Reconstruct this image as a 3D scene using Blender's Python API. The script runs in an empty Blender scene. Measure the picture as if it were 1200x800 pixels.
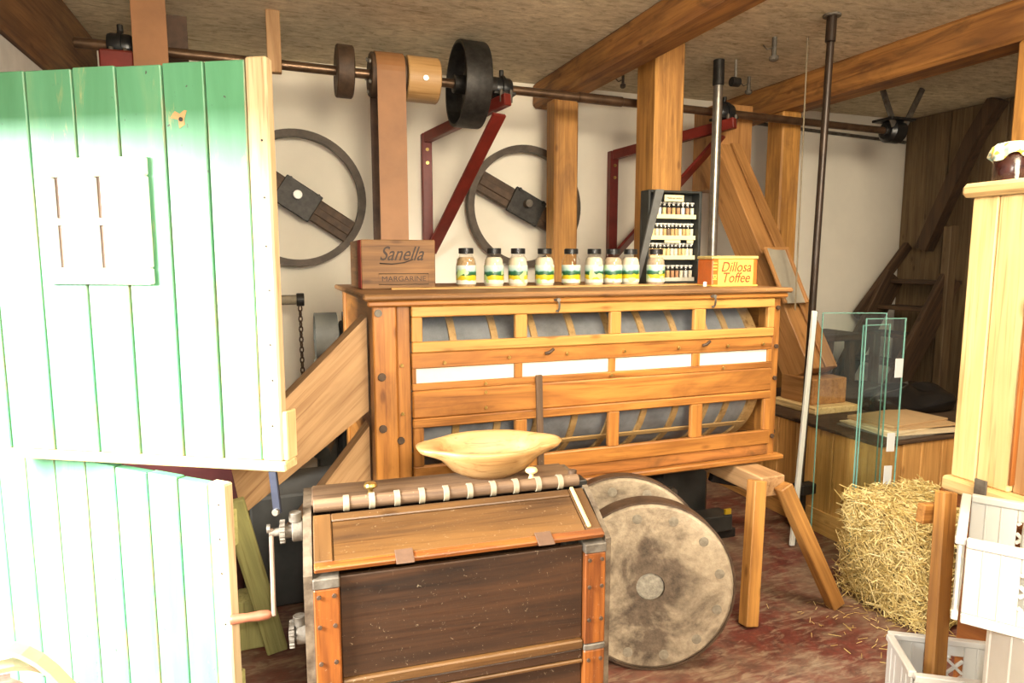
import bpy, math, random
from mathutils import Vector, Matrix
random.seed(7)
PI = math.pi
scene = bpy.context.scene
col = scene.collection

# ---------------------------------------------------------------- camera, light, exposure
CAM_F = 780.0
cam_data = bpy.data.cameras.new('camera')
cam_data.sensor_width = 36.0
cam_data.lens = 36.0 * CAM_F / 1200.0
cam_data.clip_start = 0.02
cam = bpy.data.objects.new('camera', cam_data)
col.objects.link(cam)
cam.location = (0, 0, 1.5)
cam.rotation_euler = (math.radians(90 - 6.944), 0, math.radians(-19.936))
scene.camera = cam

vs = scene.view_settings
vs.view_transform = 'Standard'; vs.look = 'None'; vs.gamma = 1.0; vs.use_curve_mapping = False
vs.exposure = 0.0

world = bpy.data.worlds.new('world'); scene.world = world
world.use_nodes = True
bg = world.node_tree.nodes['Background']
bg.inputs[0].default_value = (1.0, 0.93, 0.82, 1)
bg.inputs[1].default_value = 0.8

def area(name, loc, target, sx, sy, energy, color):
    l = bpy.data.lights.new(name, 'AREA'); l.shape = 'RECTANGLE'
    l.size = sx; l.size_y = sy; l.energy = energy; l.color = color
    o = bpy.data.objects.new(name, l); col.objects.link(o)
    o.location = loc
    o.rotation_euler = (Vector(target) - Vector(loc)).to_track_quat('-Z', 'Y').to_euler()
    return o
# daylight falling in through the open doorway in the left wall
area('doorway_daylight', (-3.2, 0.75, 2.62), (-0.45, 2.2, 0.8), 1.7, 1.7, 2000, (1.0, 0.99, 0.95))
# warm ceiling lamp above the right half of the room, and one behind the photographer
area('ceiling_lamp', (2.05, 1.35, 2.68), (2.45, 2.4, 0.0), 0.8, 0.8, 110, (1.0, 0.89, 0.70))
area('room_lamp', (0.75, -0.9, 2.45), (1.6, 3.0, 1.3), 1.1, 1.1, 215, (1.0, 0.87, 0.66))
# the camera's small flash
fl = bpy.data.lights.new('camera_flash', 'POINT'); fl.energy = 95; fl.color = (1.0, 0.95, 0.86); fl.shadow_soft_size = .03
flo = bpy.data.objects.new('camera_flash', fl); col.objects.link(flo); flo.location = (0.03, -0.03, 1.58)

# ---------------------------------------------------------------- materials
MATS = {}
def newmat(name):
    m = bpy.data.materials.new(name); m.use_nodes = True
    nt = m.node_tree
    return m, nt, nt.nodes['Principled BSDF']
def ln(nt, a, ai, b, bi): nt.links.new(a.outputs[ai], b.inputs[bi])
def coords(nt, scale, rnd=6.0):
    tc = nt.nodes.new('ShaderNodeTexCoord'); oi = nt.nodes.new('ShaderNodeObjectInfo')
    mu = nt.nodes.new('ShaderNodeMath'); mu.operation = 'MULTIPLY'; mu.inputs[1].default_value = rnd
    ln(nt, oi, 'Random', mu, 0)
    ad = nt.nodes.new('ShaderNodeVectorMath'); ad.operation = 'ADD'
    ln(nt, tc, 'Object', ad, 0); ln(nt, mu, 0, ad, 1)
    mp = nt.nodes.new('ShaderNodeMapping'); mp.inputs['Scale'].default_value = scale
    ln(nt, ad, 0, mp, 'Vector')
    return mp
def noise(nt, src, scale, detail=4, rough=.55, dist=0.0):
    n = nt.nodes.new('ShaderNodeTexNoise'); n.inputs['Scale'].default_value = scale
    n.inputs['Detail'].default_value = detail; n.inputs['Roughness'].default_value = rough
    n.inputs['Distortion'].default_value = dist
    ln(nt, src, 0, n, 'Vector'); return n
def ramp(nt, src, si, stops):
    r = nt.nodes.new('ShaderNodeValToRGB'); e = r.color_ramp.elements
    while len(e) < len(stops): e.new(0.5)
    for k, (p, c) in enumerate(stops):
        e[k].position = p; e[k].color = (*c, 1) if len(c) == 3 else c
    ln(nt, src, si, r, 0); return r
def mixc(nt, fac, a, b, blend='MIX'):
    x = nt.nodes.new('ShaderNodeMix'); x.data_type = 'RGBA'; x.blend_type = blend
    if isinstance(fac, float): x.inputs[0].default_value = fac
    else: nt.links.new(fac, x.inputs[0])
    for k, v in ((6, a), (7, b)):
        if isinstance(v, tuple): x.inputs[k].default_value = (*v, 1)
        else: nt.links.new(v, x.inputs[k])
    return x.outputs[2]
def bump(nt, bs, src, si, strength, dist=.01):
    b = nt.nodes.new('ShaderNodeBump'); b.inputs['Strength'].default_value = strength
    b.inputs['Distance'].default_value = dist
    ln(nt, src, si, b, 'Height'); ln(nt, b, 0, bs, 'Normal')
def wood(name, light, dark, rough=.55, axis='x', grain=22.0, dirt=None, dirt_amt=.45, stain=None):
    key = (name, axis)
    if key in MATS: return MATS[key]
    m, nt, bs = newmat(name + '_' + axis)
    s = [grain, grain, grain]; s['xyz'.index(axis)] = grain * .06
    mp = coords(nt, s)
    n1 = noise(nt, mp, 1.0, 5, .6, 1.2)
    mid = tuple((a + b) / 2 for a, b in zip(light, dark))
    r = ramp(nt, n1, 'Fac', [(.3, dark), (.47, mid), (.62, light)])
    c = r.outputs[0]
    s2 = [3.2] * 3; s2['xyz'.index(axis)] = 1.1
    mp2 = coords(nt, s2, 9)
    n2 = noise(nt, mp2, 1.0, 3, .6)
    if dirt:
        rr = ramp(nt, n2, 'Fac', [(.45, (0, 0, 0)), (.68, (dirt_amt,) * 3)])
        c = mixc(nt, rr.outputs[0], c, dirt)
    else:
        rr = ramp(nt, n2, 'Fac', [(.28, (.60, .56, .50)), (.5, (.95, .94, .92)), (.72, (1.12, 1.10, 1.06))])
        c = mixc(nt, 1.0, c, rr.outputs[0], 'MULTIPLY')
    if stain:
        n5 = noise(nt, coords(nt, [v * 1.5 for v in s2], 17), 1.6, 5, .65, .8)
        r5 = ramp(nt, n5, 'Fac', [(.50, (0, 0, 0)), (.72, (stain[1],) * 3)])
        c = mixc(nt, r5.outputs[0], c, stain[0])
    # fine dark pores and streaks, and a few knots
    s3 = [70.0] * 3; s3['xyz'.index(axis)] = 2.2
    n3 = noise(nt, coords(nt, s3, 5), 1.0, 3, .7, .3)
    r3 = ramp(nt, n3, 'Fac', [(.30, (.62, .55, .48)), (.46, (1, 1, 1))])
    c = mixc(nt, 1.0, c, r3.outputs[0], 'MULTIPLY')
    s4 = [9.0] * 3; s4['xyz'.index(axis)] = 3.5
    vo = nt.nodes.new('ShaderNodeTexVoronoi'); vo.inputs['Scale'].default_value = 1.0; ln(nt, coords(nt, s4, 13), 0, vo, 'Vector')
    r4 = ramp(nt, vo, 'Distance', [(.05, (.45, .38, .30)), (.12, (1, 1, 1))])
    c = mixc(nt, .8, c, r4.outputs[0], 'MULTIPLY')
    nt.links.new(c, bs.inputs['Base Color'])
    bs.inputs['Roughness'].default_value = rough
    bump(nt, bs, n1, 'Fac', .25, .004)
    MATS[key] = m; return m
class Wood:
    def __init__(s, *a, **k): s.a = a; s.k = k
    def __call__(s, axis): return wood(*s.a, axis=axis, **s.k)
def specks(m, amt=.5, col_=(.45, .36, .24)):
    nt = m.node_tree; bs = nt.nodes['Principled BSDF']; l = bs.inputs['Base Color'].links[0]; src = l.from_socket
    n = noise(nt, coords(nt, (1, 1.6, 1), 3), 75, 3, .6, 1.5); f = ramp(nt, n, 'Fac', [(.66, (0, 0, 0)), (.74, (amt,) * 3)])
    nt.links.new(mixc(nt, f.outputs[0], src, col_), bs.inputs['Base Color'])
def plain(name, c, rough=.5, metal=0.0, var=.25, scale=30.0, bmp=.0, c2=None, lo=.35, hi=.7):
    if name in MATS: return MATS[name]
    m, nt, bs = newmat(name)
    mp = coords(nt, (1, 1, 1))
    n = noise(nt, mp, scale, 4, .6)
    c2 = c2 or tuple(x * (1 - var) for x in c)
    r = ramp(nt, n, 'Fac', [(lo, c2), (hi, c)])
    ln(nt, r, 0, bs, 'Base Color')
    bs.inputs['Roughness'].default_value = rough; bs.inputs['Metallic'].default_value = metal
    if bmp: bump(nt, bs, n, 'Fac', bmp, .01)
    MATS[name] = m; return m
def glassy(name, tint, refl=.08, rough=.02):
    m = bpy.data.materials.new(name); m.use_nodes = True; nt = m.node_tree
    for n in list(nt.nodes): nt.nodes.remove(n)
    out = nt.nodes.new('ShaderNodeOutputMaterial'); mix = nt.nodes.new('ShaderNodeMixShader')
    tr = nt.nodes.new('ShaderNodeBsdfTransparent'); tr.inputs[0].default_value = (*tint, 1)
    gl = nt.nodes.new('ShaderNodeBsdfGlossy'); gl.inputs['Roughness'].default_value = rough
    lw = nt.nodes.new('ShaderNodeLayerWeight'); lw.inputs[0].default_value = .5
    pw = nt.nodes.new('ShaderNodeMath'); pw.operation = 'POWER'; pw.inputs[1].default_value = 4.0; ln(nt, lw, 'Facing', pw, 0)
    fr = nt.nodes.new('ShaderNodeMath'); fr.operation = 'MULTIPLY'; fr.inputs[1].default_value = .7; ln(nt, pw, 0, fr, 0)
    ad = nt.nodes.new('ShaderNodeMath'); ad.operation = 'ADD'; ad.inputs[1].default_value = refl
    ln(nt, fr, 0, ad, 0); ln(nt, ad, 0, mix, 0); ln(nt, tr, 0, mix, 1); ln(nt, gl, 0, mix, 2); ln(nt, mix, 0, out, 0)
    return m

W_CAB = Wood('amber_pine', (.45, .19, .040), (.26, .095, .019), rough=.42, stain=((.17, .06, .012), .75))
W_SASH = Wood('golden_pine', (.60, .315, .085), (.46, .215, .052), rough=.4)
W_OLD = Wood('stained_pine', (.40, .17, .04), (.15, .055, .015), rough=.5)
W_TOP = Wood('worn_top_wood', (.30, .15, .05), (.15, .07, .024), rough=.6, stain=((.12, .055, .02), .7))
W_POST = Wood('post_timber', (.56, .275, .066), (.32, .14, .032), rough=.6, stain=((.20, .09, .03), .6))
W_BEAM = Wood('beam_timber', (.40, .18, .045), (.17, .065, .018), rough=.65, grain=16, stain=((.07, .032, .012), .8))
W_GREYTIM = Wood('brace_timber', (.50, .30, .14), (.33, .175, .07), rough=.65)
W_DARK = Wood('dark_brown_timber', (.10, .055, .025), (.04, .02, .01), rough=.7)
W_WALL = Wood('brown_wall_boards', (.19, .125, .06), (.10, .062, .028), rough=.7)
W_BOX = Wood('box_boards', (.70, .37, .115), (.50, .24, .065), rough=.45)
W_CHUTE = Wood('chute_wood', (.50, .25, .085), (.34, .155, .048), rough=.5)
W_PALE = Wood('pale_spruce', (.80, .60, .30), (.70, .48, .20), rough=.55)
W_CRATE = Wood('crate_wood', (.25, .125, .045), (.12, .058, .022), rough=.65)
W_BOWL = Wood('bowl_wood', (.54, .33, .14), (.45, .25, .09), rough=.45)
W_CHESTD = Wood('dark_stained_panel', (.060, .027, .012), (.010, .007, .005), rough=.42, grain=10)
W_CHESTL = Wood('varnished_lid', (.145, .070, .021), (.050, .024, .010), rough=.4, grain=9)
W_RED = Wood('orange_stained_strip', (.27, .085, .014), (.10, .026, .006), rough=.45)
W_DUSTY = Wood('dusty_wood', (.18, .11, .06), (.075, .04, .02), rough=.7)
W_GREENP = Wood('green_grey_plank', (.38, .36, .13), (.24, .23, .08), rough=.7)
W_DRUM = Wood('drum_slat', (.58, .36, .15), (.45, .26, .09), rough=.55)
W_BROWNCAB = Wood('brown_cabinet', (.34, .12, .025), (.20, .06, .012), rough=.4)

M_IRON = plain('dark_iron', (.05, .045, .04), .5, .6, .5, 25, .1)
M_RUST = plain('rusty_brown_iron', (.11, .065, .038), .6, .3, .5, 18, .2)
M_SHAFT = plain('oily_steel_shaft', (.20, .12, .07), .35, .7, .5, 12)
M_PIPE = plain('blackened_pipe', (.045, .028, .018), .4, .4, .4, 14)
M_RIM = plain('flywheel_iron', (.10, .075, .055), .55, .4, .45, 14, .15)
M_RED = plain('dark_red_paint', (.20, .022, .014), .4, 0, .35, 9)
M_BLACK = plain('black_paint', (.012, .012, .012), .35, 0, .3, 20)
M_GREYMET = plain('dull_grey_metal', (.17, .15, .12), .6, .2, .5, 22, .3, c2=(.07, .055, .04))
M_STEEL = plain('bright_steel', (.38, .35, .30), .35, .8, .3, 20)
M_BRASS = plain('brass', (.62, .42, .13), .3, .9, .2, 20)
M_BELT = plain('leather_belt', (.36, .165, .062), .55, 0, .25, 5)
M_BELTD = plain('dark_leather', (.12, .06, .03), .6, 0, .5, 10)
M_PLASTER = plain('cream_plaster', (.90, .83, .69), .85, 0, .06, 3, .12)
M_WHITE = plain('white_plastic', (.62, .61, .57), .4, 0, .04, 8)
M_WPAINT = plain('white_gloss_paint', (.86, .85, .78), .35, 0, .05, 10)
M_CLOTH = plain('white_canvas', (.74, .70, .58), .9, 0, .05, 40)
M_CREAMP = plain('cream_paper', (.80, .70, .40), .7, 0, .12, 12)
M_INK = plain('dark_ink', (.05, .03, .02), .7)
M_INKR = plain('red_brown_ink', (.30, .07, .02), .6)
M_GAUZE = None
M_GLASS = glassy('window_glass', (.97, .98, .98), .02)
M_GGLASS = glassy('green_sheet_glass', (.945, .975, .955), .04)
M_GEDGE = plain('green_glass_edge', (.20, .42, .33), .15, 0, .3, 8)
M_JARG = glassy('jar_glass', (.98, .98, .97), .03)
M_PEG = plain('grey_wood_peg', (.30, .25, .17), .7)
M_DUSTMET = plain('dusty_brown_tin', (.20, .155, .105), .6, .2, .6, 20, .3, c2=(.06, .04, .025))
M_MACH = plain('machine_green_grey', (.085, .08, .06), .55, .0, .4, 8, .1)
M_DGREY = plain('dark_grey_sheet', (.07, .068, .06), .5, .2, .4, 6)

for w_ in (W_CHESTL, W_CHESTD, W_RED, W_DUSTY, W_TOP):
    for ax_ in 'xyz': specks(w_(ax_), .45)
def mat_gauze():
    m, nt, bs = newmat('grey_bolting_gauze')
    mp = coords(nt, (1, 1, 1)); n = noise(nt, mp, 7, 5, .65)
    r = ramp(nt, n, 'Fac', [(.3, (.17, .17, .18)), (.7, (.36, .36, .37))])
    ck = nt.nodes.new('ShaderNodeTexChecker'); ck.inputs['Scale'].default_value = 420
    tc = nt.nodes.new('ShaderNodeTexCoord'); ln(nt, tc, 'Object', ck, 'Vector')
    ck.inputs[1].default_value = (1, 1, 1, 1); ck.inputs[2].default_value = (.75, .75, .75, 1)
    nt.links.new(mixc(nt, 1.0, r.outputs[0], ck.outputs[0], 'MULTIPLY'), bs.inputs['Base Color'])
    bs.inputs['Roughness'].default_value = .6
    return m
M_GAUZE = mat_gauze()
def mat_floor():
    m, nt, bs = newmat('worn_red_floor_paint')
    mp = coords(nt, (1, 1, 1), 0)
    n1 = noise(nt, mp, 2.2, 6, .65, .4); n2 = noise(nt, mp, 16, 5, .7, .3)
    mps = coords(nt, (9, 34, 9), 0); mps.inputs['Rotation'].default_value = (0, 0, .5)
    n3 = noise(nt, mps, 1, 4, .7, .8)
    red = ramp(nt, n2, 'Fac', [(.3, (.055, .014, .010)), (.7, (.17, .035, .022))])
    dust = ramp(nt, n3, 'Fac', [(.3, (.13, .085, .055)), (.75, (.36, .27, .17))])
    f1 = ramp(nt, n1, 'Fac', [(.42, (0, 0, 0)), (.66, (.85, .85, .85))])
    f2 = ramp(nt, n3, 'Fac', [(.5, (0, 0, 0)), (.66, (.55, .55, .55))])
    a = mixc(nt, f2.outputs[0], red.outputs[0], (.30, .22, .14))
    nt.links.new(mixc(nt, f1.outputs[0], a, dust.outputs[0]), bs.inputs['Base Color'])
    bs.inputs['Roughness'].default_value = .55
    bump(nt, bs, n2, 'Fac', .2, .004)
    return m
def mat_ceiling():
    m, nt, bs = newmat('rough_fibre_ceiling')
    mp = coords(nt, (1, 1, 1), 0); n1 = noise(nt, mp, 1.3, 4, .6)
    mp2 = coords(nt, (9, 22, 9), 0); mp2.inputs['Rotation'].default_value = (0, 0, .6)
    n2 = noise(nt, mp2, 1.3, 6, .75, .6)
    r1 = ramp(nt, n1, 'Fac', [(.3, (.70, .69, .66)), (.7, (1.08, 1.06, 1.02))])
    r2 = ramp(nt, n2, 'Fac', [(.28, (.30, .24, .145)), (.48, (.64, .55, .385)), (.70, (.86, .77, .58))])
    nt.links.new(mixc(nt, 1.0, r2.outputs[0], r1.outputs[0], 'MULTIPLY'), bs.inputs['Base Color'])
    bs.inputs['Roughness'].default_value = .9
    bump(nt, bs, n2, 'Fac', .5, .01)
    return m
def mat_green():
    m, nt, bs = newmat('worn_green_door_paint')
    mp = coords(nt, (5, 5, .8), 4); n1 = noise(nt, mp, 1.5, 5, .6, .4)
    g = ramp(nt, n1, 'Fac', [(.3, (.06, .21, .10)), (.55, (.085, .27, .145)), (.75, (.15, .31, .16))])
    mp2 = coords(nt, (9, 9, 1.6), 7); n2 = noise(nt, mp2, 2.2, 6, .7, .5)
    f = ramp(nt, n2, 'Fac', [(.60, (0, 0, 0)), (.70, (.75, .75, .75))])
    c = mixc(nt, f.outputs[0], g.outputs[0], (.38, .36, .16))
    mp3 = coords(nt, (1, 1, .6), 11); n3 = noise(nt, mp3, 60, 2, .5)
    f3 = ramp(nt, n3, 'Fac', [(.73, (0, 0, 0)), (.76, (1, 1, 1))])
    c = mixc(nt, f3.outputs[0], c, (.05, .05, .05))
    tc = nt.nodes.new('ShaderNodeTexCoord'); sp = nt.nodes.new('ShaderNodeSeparateXYZ'); ln(nt, tc, 'Generated', sp, 0)
    e1 = nt.nodes.new('ShaderNodeMath'); e1.operation = 'SUBTRACT'; e1.inputs[1].default_value = .5; ln(nt, sp, 0, e1, 0)
    e2 = nt.nodes.new('ShaderNodeMath'); e2.operation = 'ABSOLUTE'; ln(nt, e1, 0, e2, 0)
    e3 = nt.nodes.new('ShaderNodeMath'); e3.operation = 'MULTIPLY_ADD'; e3.inputs[1].default_value = .30; ln(nt, n2, 'Fac', e3, 0); ln(nt, e2, 0, e3, 2)
    fe = ramp(nt, e3, 0, [(.635, (0, 0, 0)), (.69, (.85, .85, .85))])
    c = mixc(nt, fe.outputs[0], c, (.24, .155, .07))
    nt.links.new(c, bs.inputs['Base Color']); bs.inputs['Roughness'].default_value = .45
    bump(nt, bs, n2, 'Fac', .2, .004)
    return m
M_GREEN = mat_green()
W_EDGE = Wood('worn_cream_strip', (.62, .46, .28), (.44, .30, .16), rough=.6, dirt=(.16, .22, .10), dirt_amt=.35)
W_CREAMD = Wood('pale_batten', (.72, .56, .30), (.60, .44, .20), rough=.6)
def mat_stone():
    m, nt, bs = newmat('stained_millstone')
    mp = coords(nt, (1, 1, 1), 3)
    n1 = noise(nt, mp, 3.4, 5, .65, .6); n2 = noise(nt, mp, 26, 5, .7)
    r2 = ramp(nt, n2, 'Fac', [(.3, (.26, .20, .135)), (.7, (.44, .36, .25))])
    tc = nt.nodes.new('ShaderNodeTexCoord'); le = nt.nodes.new('ShaderNodeVectorMath'); le.operation = 'LENGTH'; ln(nt, tc, 'Object', le, 0)
    ma = nt.nodes.new('ShaderNodeMath'); ma.operation = 'MULTIPLY_ADD'; ma.inputs[1].default_value = -1.15
    ln(nt, le, 'Value', ma, 0); ln(nt, n1, 'Fac', ma, 2)
    f = ramp(nt, ma, 0, [(.15, (0, 0, 0)), (.33, (.93, .93, .93))])
    nt.links.new(mixc(nt, f.outputs[0], r2.outputs[0], ramp(nt, n2, 'Fac', [(.3, (.025, .016, .010)), (.7, (.13, .09, .06))]).outputs[0]), bs.inputs['Base Color'])
    bs.inputs['Roughness'].default_value = .8
    bump(nt, bs, n2, 'Fac', .4, .01)
    return m
M_STONE = mat_stone()
def mat_straw():
    m, nt, bs = newmat('straw')
    ge = nt.nodes.new('ShaderNodeNewGeometry')
    r = ramp(nt, ge, 'Random Per Island', [(0, (.34, .22, .05)), (.5, (.62, .45, .15)), (1, (.82, .66, .30))])
    ln(nt, r, 0, bs, 'Base Color'); bs.inputs['Roughness'].default_value = .5
    return m
M_STRAW = mat_straw()
M_STRAWB = plain('matted_straw', (.55, .40, .14), .8, 0, .6, 40, .8)
def mat_label():
    m, nt, bs = newmat('printed_jar_label')
    tc = nt.nodes.new('ShaderNodeTexCoord'); sx = nt.nodes.new('ShaderNodeSeparateXYZ')
    ln(nt, tc, 'Generated', sx, 0)
    mp = coords(nt, (1, 1, 1), 8); n = noise(nt, mp, 38, 2, .5)
    ad = nt.nodes.new('ShaderNodeMath'); ad.operation = 'MULTIPLY_ADD'; ad.inputs[1].default_value = .22; ad.inputs[2].default_value = -.11
    ln(nt, n, 'Fac', ad, 0)
    a2 = nt.nodes.new('ShaderNodeMath'); ln(nt, sx, 2, a2, 0); ln(nt, ad, 0, a2, 1)
    r = ramp(nt, a2, 0, [(0, (.62, .62, .56)), (.20, (.62, .62, .56)), (.22, (.58, .40, .015)), (.44, (.52, .46, .02)), (.47, (.012, .07, .02)), (.64, (.02, .12, .07)), (.70, (.30, .48, .45)), (1, (.60, .62, .56))])
    r.color_ramp.interpolation = 'LINEAR'
    n2 = noise(nt, mp, 30, 1, .4)
    f = ramp(nt, n2, 'Fac', [(.60, (0, 0, 0)), (.63, (1, 1, 1))])
    nt.links.new(mixc(nt, f.outputs[0], r.outputs[0], (.42, .60, .26)), bs.inputs['Base Color'])
    bs.inputs['Roughness'].default_value = .35
    return m
M_LABEL = mat_label()
def mat_fabric():
    m, nt, bs = newmat('patterned_cloth_cap')
    mp = coords(nt, (1, 1, 1), 0); n = noise(nt, mp, 55, 1, .4)
    r = ramp(nt, n, 'Fac', [(.38, (.30, .45, .42)), (.44, (.82, .78, .52)), (.55, (.85, .82, .62)), (.60, (.78, .62, .06))])
    ln(nt, r, 0, bs, 'Base Color'); bs.inputs['Roughness'].default_value = .8
    return m

# ---------------------------------------------------------------- builders
WLOC = {}
def tag(o, label=None, cat=None, group=None, kind=None):
    if label: o['label'] = label
    if cat: o['category'] = cat
    if group: o['group'] = group
    if kind: o['kind'] = kind
    return o
def thing(name, label, cat, loc=(0, 0, 0), group=None, rotz=None, kind=None):
    """Empty at the base. rotz None: parts are given in world coordinates; else in local ones."""
    o = bpy.data.objects.new(name, None); col.objects.link(o)
    o.empty_display_size = .1
    o.location = loc
    if rotz is not None:
        o.rotation_euler = (0, 0, rotz); WLOC[o] = Vector((0, 0, 0))
    else: WLOC[o] = Vector(loc)
    return tag(o, label, cat, group, kind)
def link(name, me, mat, parent, P, rot=None):
    o = bpy.data.objects.new(name, me); col.objects.link(o)
    P = Vector(P)
    if mat is not None and len(me.materials) == 0: me.materials.append(mat)
    if parent is not None:
        o.parent = parent; o.location = P - WLOC[parent]
    else: o.location = P
    WLOC[o] = P
    if rot is not None: o.rotation_euler = rot.to_euler() if hasattr(rot, 'to_euler') else rot
    return o
def mk(name, verts, faces, smooth=False):
    me = bpy.data.meshes.new(name); me.from_pydata([tuple(v) for v in verts], [], faces)
    if smooth:
        for p in me.polygons: p.use_smooth = True
    me.update(); return me
BOXC = {}
def chbox(sx, sy, sz, b, matkey):
    key = (round(sx, 4), round(sy, 4), round(sz, 4), b, matkey)
    if key in BOXC: return BOXC[key]
    b = min(b, sx * .3, sy * .3, sz * .3)
    hx, hy, hz = sx / 2, sy / 2, sz / 2
    vs_, idx = [], {}
    for i in (-1, 1):
        for j in (-1, 1):
            for k in (-1, 1):
                for ax in range(3):
                    d = [hx - b, hy - b, hz - b]; d[ax] = (hx, hy, hz)[ax]
                    idx[(i, j, k, ax)] = len(vs_); vs_.append((i * d[0], j * d[1], k * d[2]))
    fs = []
    def q(a): fs.append(a)
    for s in (-1, 1):
        f = [idx[(s, -1, -1, 0)], idx[(s, 1, -1, 0)], idx[(s, 1, 1, 0)], idx[(s, -1, 1, 0)]]; q(f if s > 0 else f[::-1])
        f = [idx[(-1, s, -1, 1)], idx[(-1, s, 1, 1)], idx[(1, s, 1, 1)], idx[(1, s, -1, 1)]]; q(f if s > 0 else f[::-1])
        f = [idx[(-1, -1, s, 2)], idx[(1, -1, s, 2)], idx[(1, 1, s, 2)], idx[(-1, 1, s, 2)]]; q(f if s > 0 else f[::-1])
    for i in (-1, 1):
        for j in (-1, 1):
            q([idx[(i, j, -1, 0)], idx[(i, j, 1, 0)], idx[(i, j, 1, 1)], idx[(i, j, -1, 1)]])
            q([idx[(i, -1, j, 0)], idx[(i, 1, j, 0)], idx[(i, 1, j, 2)], idx[(i, -1, j, 2)]])
            q([idx[(-1, i, j, 1)], idx[(1, i, j, 1)], idx[(1, i, j, 2)], idx[(-1, i, j, 2)]])
            for k in (-1, 1): q([idx[(i, j, k, 0)], idx[(i, j, k, 1)], idx[(i, j, k, 2)]])
    # orient outward
    out = []
    for f in fs:
        a, b_, c = (Vector(vs_[t]) for t in f[:3]); n = (b_ - a).cross(c - a)
        ctr = sum((Vector(vs_[t]) for t in f), Vector()) / len(f)
        out.append(f if n.dot(ctr) > 0 else f[::-1])
    me = mk('box', vs_, out); BOXC[key] = me; return me
def box(name, lo, hi, mat, parent=None, b=.003):
    sz = [abs(h - l) for l, h in zip(lo, hi)]; c = [(h + l) / 2 for l, h in zip(lo, hi)]
    if isinstance(mat, Wood): mat = mat('xyz'[sz.index(max(sz))])
    me = chbox(*sz, b, mat.name)
    return link(name, me, mat, parent, c)
def frame(d, up=(0, 0, 1)):
    x = Vector(d).normalized(); up = Vector(up)
    if abs(x.dot(up)) > .98: up = Vector((0, 1, 0))
    y = up.cross(x).normalized(); z = x.cross(y)
    return Matrix((x, y, z)).transposed()
def bar(name, p0, p1, w, h, mat, parent=None, b=.003, up=(0, 0, 1)):
    """box along p0-p1; w across (horizontal), h along up"""
    p0, p1 = Vector(p0), Vector(p1)
    if isinstance(mat, Wood): mat = mat('x')
    me = chbox((p1 - p0).length, w, h, b, mat.name)
    return link(name, me, mat, parent, (p0 + p1) / 2, frame(p1 - p0, up))
CYLC = {}
def lathe_mesh(prof, n=24, smooth=True, closed=False):
    vs_, fs = [], []
    m = len(prof)
    for (r, z) in prof:
        for k in range(n):
            a = 2 * PI * k / n; vs_.append((r * math.cos(a), r * math.sin(a), z))
    for i in range(m - 1 + (1 if closed else 0)):
        i2 = (i + 1) % m
        for k in range(n):
            k2 = (k + 1) % n; fs.append((i * n + k, i * n + k2, i2 * n + k2, i2 * n + k))
    if not closed:
        if prof[0][0] > 1e-5: fs.append(tuple(range(n))[::-1])
        if prof[-1][0] > 1e-5: fs.append(tuple((m - 1) * n + k for k in range(n)))
    me = mk('lathe', vs_, fs)
    if smooth:
        for p in me.polygons: p.use_smooth = len(p.vertices) == 4
        me.set_sharp_from_angle(angle=.7)
    return me
def zrot(d):
    return Vector(d).to_track_quat('Z', 'Y')
def cyl(name, p0, p1, r, mat, parent=None, n=18, r2=None, bev=.0):
    p0, p1 = Vector(p0), Vector(p1); L = (p1 - p0).length; r2 = r if r2 is None else r2
    key = (round(L, 4), r, r2, n, bev, mat.name)
    if key not in CYLC:
        bv = bev or min(r, r2, L) * .08
        CYLC[key] = lathe_mesh([(r - bv, -L / 2), (r, -L / 2 + bv), (r2, L / 2 - bv), (r2 - bv, L / 2)], n)
    return link(name, CYLC[key], mat, parent, (p0 + p1) / 2, zrot(p1 - p0))
def lathe(name, prof, P, mat, parent=None, n=24, axis=(0, 0, 1), closed=False):
    return link(name, lathe_mesh(prof, n, True, closed), mat, parent, P, zrot(axis))
def tube_mesh(pts, r, n=8, loop=False):
    pts = [Vector(p) for p in pts]; vs_, fs = [], []; m = len(pts)
    prev = None
    for i, p in enumerate(pts):
        if loop: d = pts[(i + 1) % m] - pts[i - 1]
        else: d = pts[min(i + 1, m - 1)] - pts[max(i - 1, 0)]
        d.normalize()
        if prev is None:
            u = Vector((0, 0, 1)) if abs(d.z) < .9 else Vector((1, 0, 0)); u = (u - d * u.dot(d)).normalized()
        else: u = (prev - d * prev.dot(d)).normalized()
        prev = u; v = d.cross(u)
        rr = r[i] if isinstance(r, (list, tuple)) else r
        for k in range(n):
            a = 2 * PI * k / n; vs_.append(p + (u * math.cos(a) + v * math.sin(a)) * rr)
    for i in range(m if loop else m - 1):
        j = (i + 1) % m
        for k in range(n):
            k2 = (k + 1) % n; fs.append((i * n + k, i * n + k2, j * n + k2, j * n + k))
    if not loop: fs += [tuple(range(n))[::-1], tuple((m - 1) * n + k for k in range(n))]
    return mk('tube', vs_, fs, True)
def tube(name, pts, r, mat, parent=None, n=8, loop=False):
    c = sum((Vector(p) for p in pts), Vector()) / len(pts)
    return link(name, tube_mesh([Vector(p) - c for p in pts], r, n, loop), mat, parent, c)
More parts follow.
